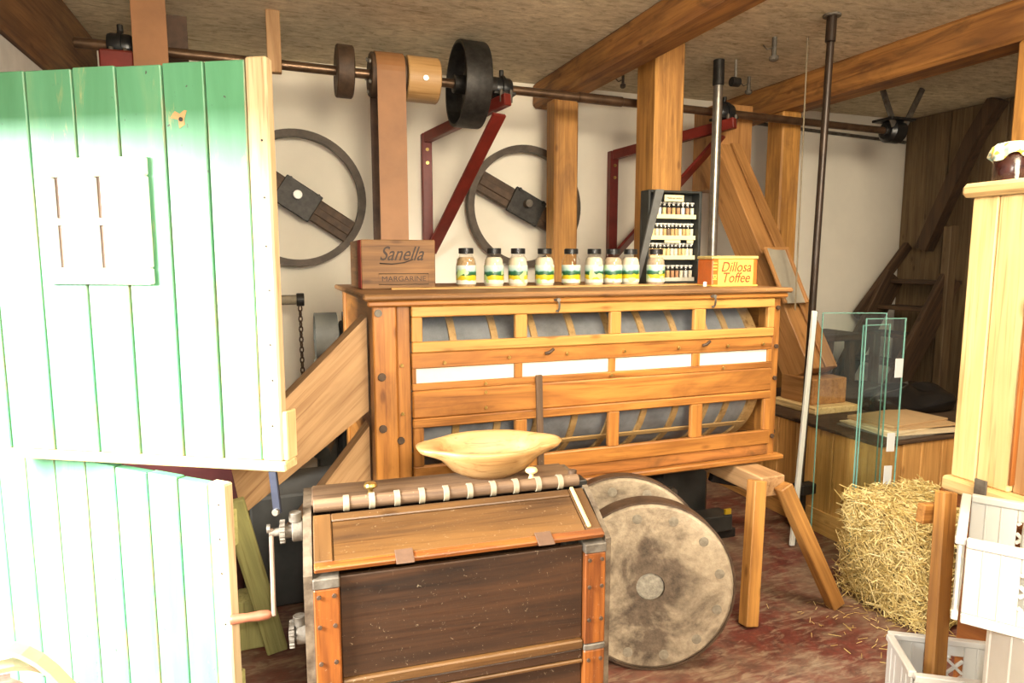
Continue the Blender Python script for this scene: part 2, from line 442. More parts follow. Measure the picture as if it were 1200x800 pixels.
def prism(name, poly, ax, a0, a1, mat, parent=None):
    """poly in the two other axes (in xyz order), extruded along axis ax from a0 to a1"""
    n = len(poly); vs_ = []
    for a in (a0, a1):
        for (u, v) in poly:
            vs_.append({'x': (a, u, v), 'y': (u, a, v), 'z': (u, v, a)}[ax])
    c = sum((Vector(v) for v in vs_), Vector()) / len(vs_)
    vs_ = [Vector(v) - c for v in vs_]
    fs = [tuple(range(n)), tuple(range(2 * n - 1, n - 1, -1))]
    for k in range(n): fs.append((k, k + n, (k + 1) % n + n, (k + 1) % n))
    me = mk(name, vs_, fs)
    import bmesh
    bm = bmesh.new(); bm.from_mesh(me); bmesh.ops.recalc_face_normals(bm, faces=bm.faces); bm.to_mesh(me); bm.free()
    if isinstance(mat, Wood): mat = mat('x')
    return link(name, me, mat, parent, c)
def lettering(name, s, size, P, mat, parent, rot=(PI / 2, 0, 0), shear=0.0, ext=.0006, sx=1.0, bold=0.0):
    cu = bpy.data.curves.new(name, 'FONT'); cu.body = s; cu.size = size; cu.shear = shear
    cu.extrude = ext; cu.align_x = 'CENTER'; cu.align_y = 'CENTER'; cu.offset = bold
    o = bpy.data.objects.new(name, cu); col.objects.link(o)
    dg = bpy.context.evaluated_depsgraph_get()
    me = bpy.data.meshes.new_from_object(o.evaluated_get(dg))
    bpy.data.objects.remove(o)
    for v in me.vertices: v.co.x *= sx
    me.materials.clear()
    return link(name, me, mat, parent, P, rot)
def copy_tree(o, dloc=(0, 0, 0), parent=None):
    c = o.copy(); col.objects.link(c)
    if parent is None: c.location = o.location + Vector(dloc)
    else: c.parent = parent
    for ch in o.children: copy_tree(ch, parent=c)
    return c
def struct(o): o['kind'] = 'structure'; return o

# ---------------------------------------------------------------- setting
HC, WY, RX, LX = 2.78, 4.70, 5.58, -.93
struct(box('floor', (-3.2, -2.0, -.1), (RX + .3, WY + .2, 0), mat_floor(), b=.001))
struct(box('ceiling', (LX - .3, -2.0, HC), (RX + .3, WY + .2, HC + .12), mat_ceiling(), b=.001))
struct(box('wall_back', (LX - .3, WY, 0), (RX + .3, WY + .2, HC), M_PLASTER, b=.001))
# left wall with the open doorway
def joined(name, boxes, mat):
    vs_, fs = [], []
    for lo, hi in boxes:
        me = chbox(*[h - l for l, h in zip(lo, hi)], .002, 'j'); c = Vector([(h + l) / 2 for l, h in zip(lo, hi)])
        k = len(vs_); vs_ += [v.co + c for v in me.vertices]; fs += [tuple(i + k for i in p.vertices) for p in me.polygons]
    return link(name, mk(name, vs_, fs), mat, None, (0, 0, 0))
struct(joined('wall_left', [((LX - .26, -2, 0), (LX, 1.2, 2.36)), ((LX - .26, 1.2, 1.90), (LX, 2.76, 2.36)), ((LX - .26, 2.76, 0), (LX, WY, 2.36))], plain('whitewashed_plaster', (.60, .59, .56), .9, 0, .2, 5, .3)))
wr = struct(box('wall_right', (RX, -2, 0), (RX + .2, WY, HC), W_WALL, b=.001))
y = WY - .01; k = 0
while y > 2.2:
    w = (.24, .19, .27, .21)[k % 4]; dp = (.02, .028, .018, .024)[k % 4]
    box('plank', (RX - dp, y - w + .006, 0), (RX, y, HC - .005), W_WALL, wr, .004)
    y -= w; k += 1

def timber(name, lo, hi, mat, label, cat='beam', group=None, b=.012):
    return tag(box(name, lo, hi, mat, None, b), label, cat, group)
timber('wall_plate', (LX - .24, -1.9, 2.362), (LX + .03, WY - .01, HC - .002), Wood('aged_plate_timber', (.22, .11, .04), (.09, .042, .018), rough=.7), 'dark brown timber plate on top of the left plaster wall', 'beam')
timber('ceiling_beam', (1.86, -1.8, 2.60), (2.06, WY - .005, HC - .001), W_BEAM, 'rough ceiling beam passing above the post behind the sample case', 'beam', 'ceiling beams', .02)
timber('ceiling_beam', (3.50, -1.8, 2.57), (3.72, WY - .005, HC - .001), W_BEAM, 'rough ceiling beam on the right above the tall black pipe', 'beam', 'ceiling beams', .02)
def post(lo, hi, label, mat=W_POST):
    t = box('timber_post', lo, hi, mat, None, .012); return tag(t, label, 'post', 'upright timber posts')
post((2.16, 3.50, 0), (2.36, 3.72, HC - .001), 'square timber post behind the sample case, in front of the shaft')
post((1.87, 4.30, 0), (2.05, 4.45, 2.599), 'square timber post between the second flywheel and the red bracket')
post((3.52, 3.98, 0), (3.69, 4.15, 2.569), 'narrow timber post behind the thin string right of the chute')
post((3.50, 2.15, 0), (3.71, 2.37, 2.569), 'orange timber post rising behind the jam jar')

# ---------------------------------------------------------------- green stable door, two halves
def door_half(name, label, right, hinge, z0, z1, n, upper):
    right, hinge = Vector(right), Vector(hinge)
    d = hinge - right; L = d.length
    ang = math.atan2(-d.y, -d.x)            # local +x runs from hinge to the free edge
    t = thing(name, label, 'door', (hinge.x, hinge.y, z0), rotz=ang)
    H = z1 - z0; es = .062
    ws = [.12, .125, .14, .135, .15, .15, .15, .14]
    x = L - es; k = 0
    win = (.235, .545, .455, .80) if upper else None      # x from free edge .. , z
    while x > .01:
        w = min(ws[k % 8], x)
        xa, xb = x - w + .003, x - .003
        if w > .02: box('plank', (xa, -.030, 0.018 if upper else 0), (xb, 0, H - random.uniform(0, .006)), M_GREEN, t, .0025)
        x -= w; k += 1
    box('edge_strip', (L - es + .001, -.034, 0.018 if upper else 0), (L, .002, H + .004), W_EDGE, t, .005)
    box('backing_board', (.0, .0, .02), (L - es, .016, H - .01), W_DARK, t)
    for z in (.16, H - .2): box('ledge', (.02, .017, z), (L - .03, .04, z + .11), W_GREENP, t)
    if upper:
        box('bottom_rail', (.0, -.042, -.010), (L + .012, .03, .017), W_CREAMD, t, .004)
        box('corner_block', (L + .001, -.03, .02), (L + .016, .025, .16), W_CREAMD, t, .003)
    return t, L, H
ud, uL, uH = door_half('upper_stable_door', 'upper half of the worn green plank door with a small window', (.03, 1.965), (-.845, 2.45), .918, 2.03, 7, True)
# small window frame screwed on the face of the door
wx0, wx1, wz0, wz1 = uL - .70, uL - .362, .515, .865
fr = box('window_frame', (wx0, -.052, wz1 - .05), (wx1, -.031, wz1), M_WPAINT, ud, .004)
box('window_frame', (wx0, -.052, wz0), (wx1, -.031, wz0 + .045), M_WPAINT, ud, .004)
box('window_frame', (wx0, -.052, wz0 + .046), (wx0 + .045, -.031, wz1 - .051), M_WPAINT, ud, .004)
box('window_frame', (wx1 - .045, -.052, wz0 + .046), (wx1, -.031, wz1 - .051), M_WPAINT, ud, .004)
cx, cz = (wx0 + wx1) / 2, (wz0 + wz1) / 2
box('glazing_bar', (cx - .009, -.050, wz0 + .046), (cx + .009, -.031, wz1 - .051), M_WPAINT, ud)
box('glazing_bar', (wx0 + .046, -.049, cz - .009), (cx - .010, -.031, cz + .009), M_WPAINT, ud)
box('glazing_bar', (cx + .010, -.049, cz - .009), (wx1 - .046, -.031, cz + .009), M_WPAINT, ud)
M_PANE = plain('cream_blind', (.78, .70, .50), .5, 0, .1, 6)
for a, b_ in ((wx0 + .058, cx - .010), (cx + .022, wx1 - .046)):
    for c, d in ((wz0 + .046, cz - .010), (cz + .010, wz1 - .051)):
        box('pane', (a, -.040, c), (b_, -.031, d), M_PANE, ud, .001)
for a in (wx0 + .046, cx + .010):
    for c, d in ((wz0 + .046, cz - .010), (cz + .010, wz1 - .051)):
        box('pane_gap', (a, -.038, c), (a + .012, -.031, d), W_DARK, ud, .001)
# splintered knot in the paint
kn = [(.022 * (1 + .5 * ((k * 7) % 3 - 1)) * math.cos(2 * PI * k / 10), .02 * (1 + .5 * ((k * 5) % 3 - 1)) * math.sin(2 * PI * k / 10)) for k in range(10)]
prism('bare_wood_chip', [(uL - .255 + a, uH - .145 + b_) for a, b_ in kn], 'y', -.0312, -.0302, plain('bare_wood_spot', (.50, .30, .13), .7), ud)
cyl('nail', (uL - .255, -.034, uH - .15), (uL - .255, -.030, uH - .15), .006, M_IRON, ud, 8)
for (dx, dz) in ((.02, .9), (.022, .62), (.018, .5), (.02, .25), (.026, .12), (.022, .35), (.02, .75)):
    cyl('nail', (uL - dx, -.0360, dz), (uL - dx, -.033, dz), .003, M_IRON, ud, 6)
bar('iron_strap', (uL - .035, -.028, -.011), (uL - .022, -.033, -.135), .010, .024, plain('blue_black_iron', (.03, .035, .055), .45, .5), ud, .002, up=(1, 0, 0))
cyl('strap_rivet', (uL - .023, -.048, -.128), (uL - .023, -.033, -.128), .010, M_STEEL, ud, 10)
ld, lL, lH = door_half('lower_stable_door', 'lower half of the green plank door, bleached white by daylight', (-.120, 1.952), (-.905, 2.70), .03, .884, 6, False)
for (dx, dz) in ((.02, .8), (.022, .6), (.018, .45), (.02, .25), (.022, .7)):
    cyl('nail', (lL - dx, -.0360, dz), (lL - dx, -.033, dz), .003, M_IRON, ld, 6)

# ---------------------------------------------------------------- bolting cabinet
cab = thing('bolting_cabinet', 'long amber pine flour bolting cabinet with glazed sashes over a drum', 'cabinet', (1.25, 2.9, 0))
X0, X1, YF, YB, ZT = .34, 2.16, 2.40, 3.44, 1.38
top = box('top_board', (X0 - .035, YF - .035, ZT - .022), (X1 + .035, YB + .03, ZT), W_TOP, cab, .008)
box('top_moulding', (X0 - .02, YF - .022, ZT - .045), (X1 + .02, YF - .002, ZT - .0225), W_CAB, cab, .006)
box('corner_post', (X0, YF, 0), (X0 + .085, YF + .1, ZT - .0225), W_CAB, cab, .005)
box('corner_post', (X0 + .0855, YF + .004, 0), (X0 + .135, YF + .1, ZT - .0225), W_CAB, cab, .004)
box('corner_post', (X1 - .042, YF + .002, .60), (X1, YF + .1, ZT - .0225), W_CAB, cab, .005)
box('corner_post', (X0, YB - .09, 0), (X0 + .09, YB, ZT - .0225), W_CAB, cab, .005)
box('side_panel', (X0 + .012, YF + .1, .60), (X0 + .03, YB - .09, ZT - .0225), W_CAB, cab)
box('side_panel', (X1 - .03, YF + .1, .60), (X1 - .012, YB - .02, ZT - .0225), W_CAB, cab)
box('back_panel', (X0 + .09, YB - .018, .60), (X1 - .012, YB, ZT - .0225), W_OLD, cab)
box('bottom_board', (X0 + .135, YF + .03, .585), (X1, YB, .60), W_OLD, cab)
xs = [(.518, .881), (.930, 1.292), (1.341, 1.694), (1.751, 2.082)]
def sash(z0, z1, zp0, zp1, wd, name):
    s = box('bottom_rail', (.478, YF - .012, z0), (X1 - .044, YF + .014, zp0), wd, cab, .004)
    s.name = name + '_bottom_rail'
    s2 = box(name + '_top_rail', (.478, YF - .012, zp1), (X1 - .044, YF + .014, z1), wd, cab, .004)
    edges = [.478] + [v for p in xs for v in p] + [X1 - .044]
    for k in range(0, len(edges), 2):
        box(name + '_stile', (edges[k], YF - .011, zp0 + .0005), (edges[k + 1], YF + .013, zp1 - .0005), wd, cab, .003)
    for (a, b_) in xs:
        box('glass_pane', (a, YF + .004, zp0), (b_, YF + .007, zp1), M_GLASS, cab, .0005)
sash(1.163, 1.334, 1.202, 1.294, W_SASH, 'upper_sash')
sash(.668, .915, .732, .880, W_CAB, 'lower_sash')
box('rail', (.478, YF - .004, 1.103), (X1 - .044, YF + .02, 1.1625), W_CAB, cab, .003)
box('rail', (.478, YF - .006, 1.020), (X1 - .044, YF + .02, 1.046), W_CAB, cab, .003)
ed = [.478] + [v for p in xs for v in (p[0] - .024, p[1])][1:] + [X1 - .044]
ed = [.478, .494, .881, .913, 1.293, 1.322, 1.695, 1.733, 2.095, X1 - .044]
for k in range(0, 10, 2):
    box('divider', (ed[k], YF - .004, 1.0465), (ed[k + 1], YF + .02, 1.1025), W_CAB, cab, .002)
for k in range(1, 9, 2):
    box('canvas_strip', (ed[k] + .0005, YF + .006, 1.0465), (ed[k + 1] - .0005, YF + .018, 1.1025), M_CLOTH, cab, .001)
box('panel_board', (.478, YF - .010, .9155), (X1 - .044, YF + .016, 1.0195), W_CAB, cab, .006)
box('apron_board', (.478, YF - .002, .616), (X1 - .044, YF + .02, .6675), Wood('scorched_pine', (.44, .17, .04), (.14, .05, .012), rough=.5, stain=((.03, .018, .008), .9)), cab, .003)
box('bottom_lip', (.478, YF - .03, .592), (X1 + .03, YF + .028, .615), W_CAB, cab, .005)
# gauze drum inside
DC, DR = (YF + .425, .995), .395
cyl('gauze_drum', (X0 + .12, DC[0], DC[1]), (X1 - .075, DC[0], DC[1]), DR - .012, M_GAUZE, cab, 48, bev=.004)
def ring(name, x, r, w, th, mat, parent, C):
    return lathe(name, [(r - th, -w / 2), (r, -w / 2), (r, w / 2), (r - th, w / 2)], (x, C[0], C[1]), mat, parent, 48, (1, 0, 0), True)
for x in (.66, .83, 1.00, 1.17, 1.34, 1.50, 1.66, 1.82, 1.93):
    ring('drum_hoop', x, DR - .002, .028, .012, W_DRUM('x'), cab, DC)
ring('drum_hoop', X1 - .09, DR, .05, .03, W_DRUM('x'), cab, DC)
for a in range(40, 400, 60):
    aa = math.radians(a)
    yy, zz = DC[0] + (DR - .001) * math.cos(aa), DC[1] + (DR - .001) * math.sin(aa)
    bar('drum_slat', (X0 + .13, yy, zz), (X1 - .08, yy, zz), .026, .008, W_DRUM, cab, .002, up=(0, math.cos(aa), math.sin(aa)))
cyl('drum_axle', (X1 - .08, 2.83, .56 + .0), (X1 + .11, 2.83, .56), .016, M_IRON, cab, 14) if False else None
cyl('drum_axle', (X1 - .074, 2.56, .672), (X1 + .13, 2.56, .672), .016, M_IRON, cab, 14)
# fittings
def bolt(x, z, r, mat, yy=YF, parent=None):
    cyl('bolt_head', (x, yy - .008, z), (x, yy + .002, z), r, mat, parent or cab, 10)
bolt(.36, 1.312, .014, M_GREYMET); bolt(.368, 1.08, .015, M_RUST); bolt(.368, .888, .015, M_RUST); bolt(.433, .838, .014, M_RUST)
for (x, z) in ((.44, 1.12), (.60, 1.122), (.855, 1.13), (1.10, 1.132), (1.36, 1.13), (1.62, 1.132), (1.87, 1.13), (2.06, 1.13), (.44, .94), (.76, 1.00), (.76, .94), (1.30, 1.034), (1.85, 1.034), (.76, 1.034)):
    bolt(x, z, .0065, M_BRASS, YF - .008)
for (x, z) in ((X1 - .02, 1.29), (X1 - .02, 1.115), (X1 - .02, .97), (X1 - .02, .70)):
    bolt(x, z, .010, M_RUST)
for x in (1.05, 1.775):
    h = tube('hook', [(x - .012, YF - .022, 1.348), (x - .002, YF - .035, 1.347), (x + .004, YF - .036, 1.33), (x + .006, YF - .03, 1.312), (x + .004, YF - .022, 1.302), (x - .002, YF - .018, 1.306)], .0045, M_GREYMET, cab)
    cyl('hook_screw', (x, YF - .04, 1.348), (x, YF - .01, 1.348), .008, M_STEEL, cab, 10)
for x in (1.02, 1.752):
    tube('turn_button', [(x - .018, YF - .018, 1.138), (x, YF - .022, 1.143), (x + .018, YF - .02, 1.155)], .0065, M_RUST, cab)
bar('prop_stick', (.975, YF - .020, 1.055), (.985, YF - .020, .69), .026, .014, W_DUSTY, cab, .002, up=(0, 1, 0))

# trestle under the free end
tr = thing('trestle', 'orange pine trestle carrying the free end of the cabinet', 'trestle', (2.03, 2.3, 0))
box('cross_bar', (1.93, 2.21, .495), (2.055, 3.35, .583), W_GREYTIM, tr, .005)
def leg(p0, p1): bar('leg', p0, p1, .062, .055, W_POST, tr, .004, up=(0, 1, 0))
leg((1.893, 2.195, .583), (1.80, 2.10, .005)); leg((2.015, 2.178, .55), (2.265, 2.10, .005))
leg((1.95, 3.385, .58), (1.82, 3.43, .005)); leg((2.09, 3.385, .5), (2.24, 3.43, .005))

# left braces of the cabinet
def slanted(name, poly, y0, y1, ang):
    """prism in the x-z plane whose grain runs up the slope"""
    o = prism(name, poly, 'y', y0, y1, W_GREYTIM)
    M = Matrix.Rotation(-ang, 4, 'Y'); o.data.transform(M.inverted()); o.rotation_euler = M.to_euler(); return o
tag(slanted('diagonal_brace', [(.336, 1.29), (.336, .93), (-.13, .575), (-.165, .80)], 2.53, 2.67, .78), 'broad diagonal timber brace leaning up to the cabinet beside the green door', 'brace')
tag(slanted('diagonal_brace', [(.336, .87), (.336, .60), (.19, .42), (.02, .48)], 2.53, 2.63, .88), 'short lower diagonal timber brace just above the seed cleaner', 'brace')

# ---------------------------------------------------------------- things on the cabinet
cr = thing('wooden_crate', 'small brown wooden margarine crate with black script lettering on the cabinet', 'crate', (.51, 2.98, ZT + .0005), rotz=0)
cw, cd, ch = .155, .19, .205
box('front_board', (-cw, -cd, 0), (cw, -cd + .014, ch), W_CRATE, cr, .004)
box('back_board', (-cw, cd - .014, 0), (cw, cd, ch), W_CRATE, cr, .004)
box('side_board', (-cw, -cd + .015, 0), (-cw + .014, cd - .015, ch), W_CRATE, cr, .004)
box('side_board', (cw - .014, -cd + .015, 0), (cw, cd - .015, ch), W_CRATE, cr, .004)
box('bottom_board', (-cw + .015, -cd + .015, 0.001), (cw - .015, cd - .015, .012), W_CRATE, cr)
box('lid', (-cw + .0145, -cd + .0145, ch - .012), (cw - .0145, cd - .0145, ch - .001), W_CRATE, cr)
box('red_stripe', (-cw - .0015, -cd + .004, .004), (-cw + .004, -cd + .10, ch - .002), plain('faded_red_stripe', (.45, .05, .04), .7), cr, .0005)
lettering('script_lettering', 'Sanella', .082, (0.01, -cd - .0005, .145), M_INK, cr, shear=.45, sx=.82, bold=.0006)
tube('lettering_swash', [(-.08, -cd - .001, .108), (-.03, -cd - .001, .104), (.02, -cd - .001, .110), (.06, -cd - .001, .124)], .0025, M_INK, cr, 6)
lettering('printed_lettering', 'MARGARINE', .030, (.02, -cd - .0005, .042), M_INK, cr, sx=1.12)
fx, fz = (-.085, .125), (.020, .064)
tube('printed_border', [(fx[0], -cd - .0005, fz[0]), (fx[1], -cd - .0005, fz[0]), (fx[1], -cd - .0005, fz[1]), (fx[0], -cd - .0005, fz[1])], .0015, M_INK, cr, 4, True)

FILL = [plain('oat_flakes', (.45, .31, .16), .8, 0, .4, 90), plain('cream_flour', (.64, .56, .42), .9, 0, .06, 20), plain('bran_flakes', (.50, .38, .26), .8, 0, .35, 90)]
jar_specs = [(546, .842, 2.80, 0, .135, 'tan oat flakes, leftmost of the row by the crate'), (579, .985, 2.80, 1, .135, 'pale flour, second from the left in the row'),
             (607, 1.075, 2.80, 1, .135, 'white flour, third from the left in the row'), (638, 1.205, 2.80, 1, .13, 'cream meal, fourth from the left in the row'),
             (669, 1.325, 2.80, 0, .05, 'almost no contents, clear glass above its label'), (696, 1.43, 2.80, 1, .13, 'cream flour, just right of the nearly empty jar'),
             (718, 1.522, 2.80, 2, .13, 'pinkish bran, left of a touching pair of jars'), (738, 1.612, 2.81, 1, .13, 'cream meal, right of a touching pair of jars'),
             (768, 1.735, 2.78, 2, .13, 'bran flakes, standing alone before the sample case')]
RATIO = {546: .2870, 579: .3325, 607: .3728, 638: .4187, 669: .4658, 696: .5079, 718: .5431, 738: .5762, 768: .6261}
g_jar = [(.038, .0), (.042, .004), (.043, .012), (.043, .105), (.040, .125), (.030, .138), (.028, .142), (.028, .150)]
JAR = lathe_mesh([(r, z) for r, z in g_jar], 24); LID = lathe_mesh([(.029, .1485), (.032, .150), (.032, .171), (.030, .173)], 24)
LAB = lathe_mesh([(.0434, .018), (.0437, .019), (.0437, .098), (.0434, .099)], 28)
CONT = {}
for (px, X, Y, f, h, txt) in jar_specs:
    X = RATIO[px] * Y
    t = thing('glass_jar', 'black-lidded glass jar with ' + txt, 'jar', (X, Y, ZT), 'labelled jars in a row on the cabinet top', rotz=random.uniform(-.5, .5))
    if (f, h) not in CONT:
        pr = [(.036, .004), (.0405, .010), (.0405, min(h, .104))]
        if h > .12: pr += [(.037, .124), (.029, .134)]
        CONT[(f, h)] = lathe_mesh(pr, 20)
    o = link('contents', CONT[(f, h)], FILL[f], t, (0, 0, 0))
    link('glass_body', JAR, M_JARG, t, (0, 0, 0)); link('label', LAB, M_LABEL, t, (0, 0, 0)); link('lid', LID, M_BLACK, t, (0, 0, 0))

# sample case with vials
CX0, CX1, CY, CZ1 = 1.815, 2.135, 3.02, 1.855
case = thing('sample_case', 'black upright sample case with four rows of small vials', 'case', ((CX0 + CX1) / 2, CY, ZT))
M_CASE = plain('black_case_board', (.022, .024, .022), .5, 0, .3, 12)
box('back', (CX0, CY + .03, ZT), (CX1, CY + .042, CZ1), M_CASE, case)
box('side', (CX0, CY - .04, ZT), (CX0 + .012, CY + .03, CZ1), M_CASE, case)
box('side', (CX1 - .016, CY - .04, ZT), (CX1, CY + .03, CZ1), M_CASE, case)
box('top', (CX0 + .012, CY - .04, CZ1 - .012), (CX1 - .016, CY + .03, CZ1), M_CASE, case)
box('bottom', (CX0 + .012, CY - .04, ZT), (CX1 - .016, CY + .03, ZT + .012), M_CASE, case)
rowz = [ZT + .014, ZT + .128, ZT + .230, ZT + .338]
for k, z in enumerate(rowz):
    box('shelf', (CX0 + .013, CY - .012, z), (CX1 - .017, CY + .03, z + .004), M_CASE, case, .0008)
    box('shelf_label', (CX0 + .03, CY - .020, z - .004), (CX1 - .02, CY - .0125, z + .018), M_CREAMP if k else plain('grey_label_strip', (.55, .52, .42), .7), case, .0008)
tp = box('title_plate', (CX0 + .10, CY - .03, CZ1 - .055), (CX0 + .215, CY - .024, CZ1 - .022), M_CREAMP, case, .001)
lettering('plate_lettering', 'Mühlenprodukte', .0135, (CX0 + .157, CY - .0308, CZ1 - .038), M_INK, tp)
box('name_tag', (CX0 + .11, CY - .024, rowz[2] - .020), (CX0 + .205, CY - .0205, rowz[2] - .006), M_CREAMP, case, .0005)
box('name_tag', (CX0 + .245, CY - .024, rowz[2] - .020), (CX0 + .285, CY - .0205, rowz[2] - .006), M_CREAMP, case, .0005)
lp = [(CX0 - .002, ZT + .46), (CX0 + .075, ZT + .478), (CX0 - .015, ZT + .20), (CX0 - .045, ZT)]
prism('open_lid', [(CX0 + .03, CZ1), (CX0 + .078, CZ1), (CX0 + .006, ZT + .22), (CX0 - .058, ZT + .001), (CX0 - .082, ZT + .001), (CX0 - .03, ZT + .22)], 'y', CY - .058, CY - .046, plain('grey_case_lid', (.12, .12, .115), .5, 0, .3, 14), case)
VB = lathe_mesh([(.0098, .049), (.0098, .060), (.0075, .064), (.0075, .068)], 12)
VC = {}
VCOL = [plain('vial_grain_' + n, c, .8, 0, .35, 160) for n, c in (('wheat', (.62, .40, .17)), ('flour', (.84, .76, .58)), ('bran', (.50, .27, .14)), ('white', (.88, .86, .80)), ('dark', (.22, .15, .10)), ('semolina', (.80, .62, .30)))]
ORD = ['first', 'second', 'third', 'fourth', 'fifth', 'sixth', 'seventh', 'eighth', 'ninth', 'tenth', 'eleventh', 'twelfth']
VNAME = ['tan grain', 'cream flour', 'brown bran', 'white flour', 'dark grain', 'yellow semolina']
rowdef = [('bottom', [1, 4, 5, 0, 2, 2, 1, 3, 1], .085), ('second lowest', [0, 0, 5, 0, 5, 5, 1, 1, 0, 5, 1, 1], .024), ('second highest', [2, 5, 1, 1, 0, 4, 0, 0, 1, 0, 5, 1], .024), ('top', [4, 3, 5, 2, 0, 2, 3, 2, 1], .075)]
VCM = lathe_mesh([(.009, 0), (.0098, .002), (.0098, .0488)], 12); VST = lathe_mesh([(.0065, .060), (.0065, .0685), (.0115, .070), (.0115, .077)], 10)
for k, (rn, cs, off) in enumerate(rowdef):
    n = len(cs); x0, x1 = CX0 + .02 + off * .6, CX1 - .03
    for j, c in enumerate(cs):
        x = x0 + (x1 - x0) * j / (n - 1)
        v = thing('sample_vial', 'vial of %s, %s in the sample case\'s %s row' % (VNAME[c], ORD[j] + ' from left' if j < n - 1 else 'rightmost', rn), 'vial', (x, CY + .006, rowz[k] + .0045), 'vials in the %s row' % rn, rotz=0)
        mc = VC.setdefault(c, None)
        if mc is None:
            mc = VCM.copy(); mc.materials.append(VCOL[c]); VC[c] = mc
        link('contents', mc, None, v, (0, 0, 0)); link('glass_tube', VB, M_JARG, v, (0, 0, 0)); link('stopper', VST, M_WHITE, v, (0, 0, 0))

# toffee tin
M_TINY = plain('yellow_tin_print', (.86, .60, .11), .35, 0, .08, 8); M_TINO = plain('orange_tin_print', (.66, .15, .02), .35, 0, .2, 20)
tin = thing('toffee_tin', 'yellow toffee tin with orange ends and dark script lettering', 'tin', (2.06, 2.66, ZT), rotz=-.12)
tw, td, th = .118, .07, .125
box('body', (-tw, -td, 0), (tw, td, th), M_TINO, tin, .006)
box('lid', (-tw - .003, -td - .003, th + .0005), (tw + .003, td + .003, th + .016), plain('pale_tin_lid', (.78, .60, .22), .35, .3), tin, .004)
box('front_print', (-tw + .030, -td - .0012, .006), (tw - .024, -td + .002, th - .001), M_TINY, tin, .0004)
box('bottom_rim', (-tw - .001, -td - .003, 0), (tw + .001, td + .003, .006), M_TINY, tin, .001)
lettering('script_lettering', 'Dillosa', .066, (.003, -td - .0022, .088), M_INKR, tin, shear=.25, sx=.86, bold=.0008)
lettering('script_lettering', 'Toffee', .066, (.003, -td - .0022, .038), M_INKR, tin, shear=.25, sx=.84, bold=.0008)
for z in (.03, .05, .075, .09, .105): box('side_print', (-tw + .004, -td - .001, z), (-tw + .024, -td + .001, z + .004), M_TINY, tin, .0003)
lathe('printed_medal', [(.005, 0), (.009, 0), (.009, .001), (.005, .001)], (-tw + .014, -td - .001, .045), M_TINY, tin, 16, (0, -1, 0), True)
tag(box('price_tag', (1.885, 2.60, ZT), (1.903, 2.604, ZT + .022), M_WHITE, None, .0008), 'tiny white price tag at the corner of the toffee tin', 'tag')

# ---------------------------------------------------------------- overhead line shaft
SY = 3.88
def sz(x): return 2.545 - .0155 * (x + .88)
sh = thing('line_shaft', 'overhead steel line shaft with its pulleys under the ceiling', 'shaft', (1.8, SY, sz(1.8)))
def spt(x): return Vector((x, SY, sz(x)))
SD = (spt(4.4) - spt(-.84)).normalized()
cyl('shaft_rod', spt(-.84), spt(4.46), .026, M_SHAFT, sh, 20)
cyl('shaft_sleeve', spt(1.84), spt(2.15), .031, M_SHAFT, sh, 20)
# solid dark wooden pulley
o = cyl('small_pulley', spt(.385), spt(.475), .138, M_RUST, sh, 36, bev=.006)
# belt pulley and wooden drum
cyl('belt_pulley', spt(.565), spt(.760), .118, M_RUST, sh, 36, bev=.006)
for a in range(0, 360, 72):
    p = spt(.562); q = Vector((0, math.cos(math.radians(a)), math.sin(math.radians(a)))) * .09
    cyl('pulley_bolt', p + q - SD * .008, p + q + SD * .004, .011, M_STEEL, sh, 8)
dr = cyl('wooden_drum', spt(.764), spt(.950), .124, W_BOWL('z'), sh, 36, bev=.006)
cyl('drum_bolt', spt(.86) + Vector((-.004, -.135, -.02)), spt(.86) + Vector((0, -.11, -.016)), .016, M_STEEL, sh, 8)
# large spoked iron pulley
bpx = 1.135
lathe('pulley_rim', [(.222, -.075), (.238, -.075), (.240, -.07), (.240, .07), (.238, .075), (.222, .075)], spt(bpx), M_IRON, sh, 56, SD, True)
web = lathe('pulley_web', [(.03, -.012), (.10, -.012), (.10, .012), (.03, .012)], spt(bpx), M_IRON, sh, 40, SD, True)
for k in range(5):
    a = 2 * PI * k / 5 + .3; u = Vector((0, math.cos(a), math.sin(a)))
    bar('pulley_spoke', spt(bpx) + u * .09, spt(bpx) + u * .226, .085, .02, M_IRON, sh, .004, up=tuple(SD))
cyl('pulley_hub', spt(bpx - .09), spt(bpx + .11), .052, M_IRON, sh, 24)
cyl('set_collar', spt(bpx + .115), spt(bpx + .165), .062, M_IRON, sh, 24)
cyl('set_collar', spt(4.36), spt(4.40), .04, M_IRON, sh, 18)

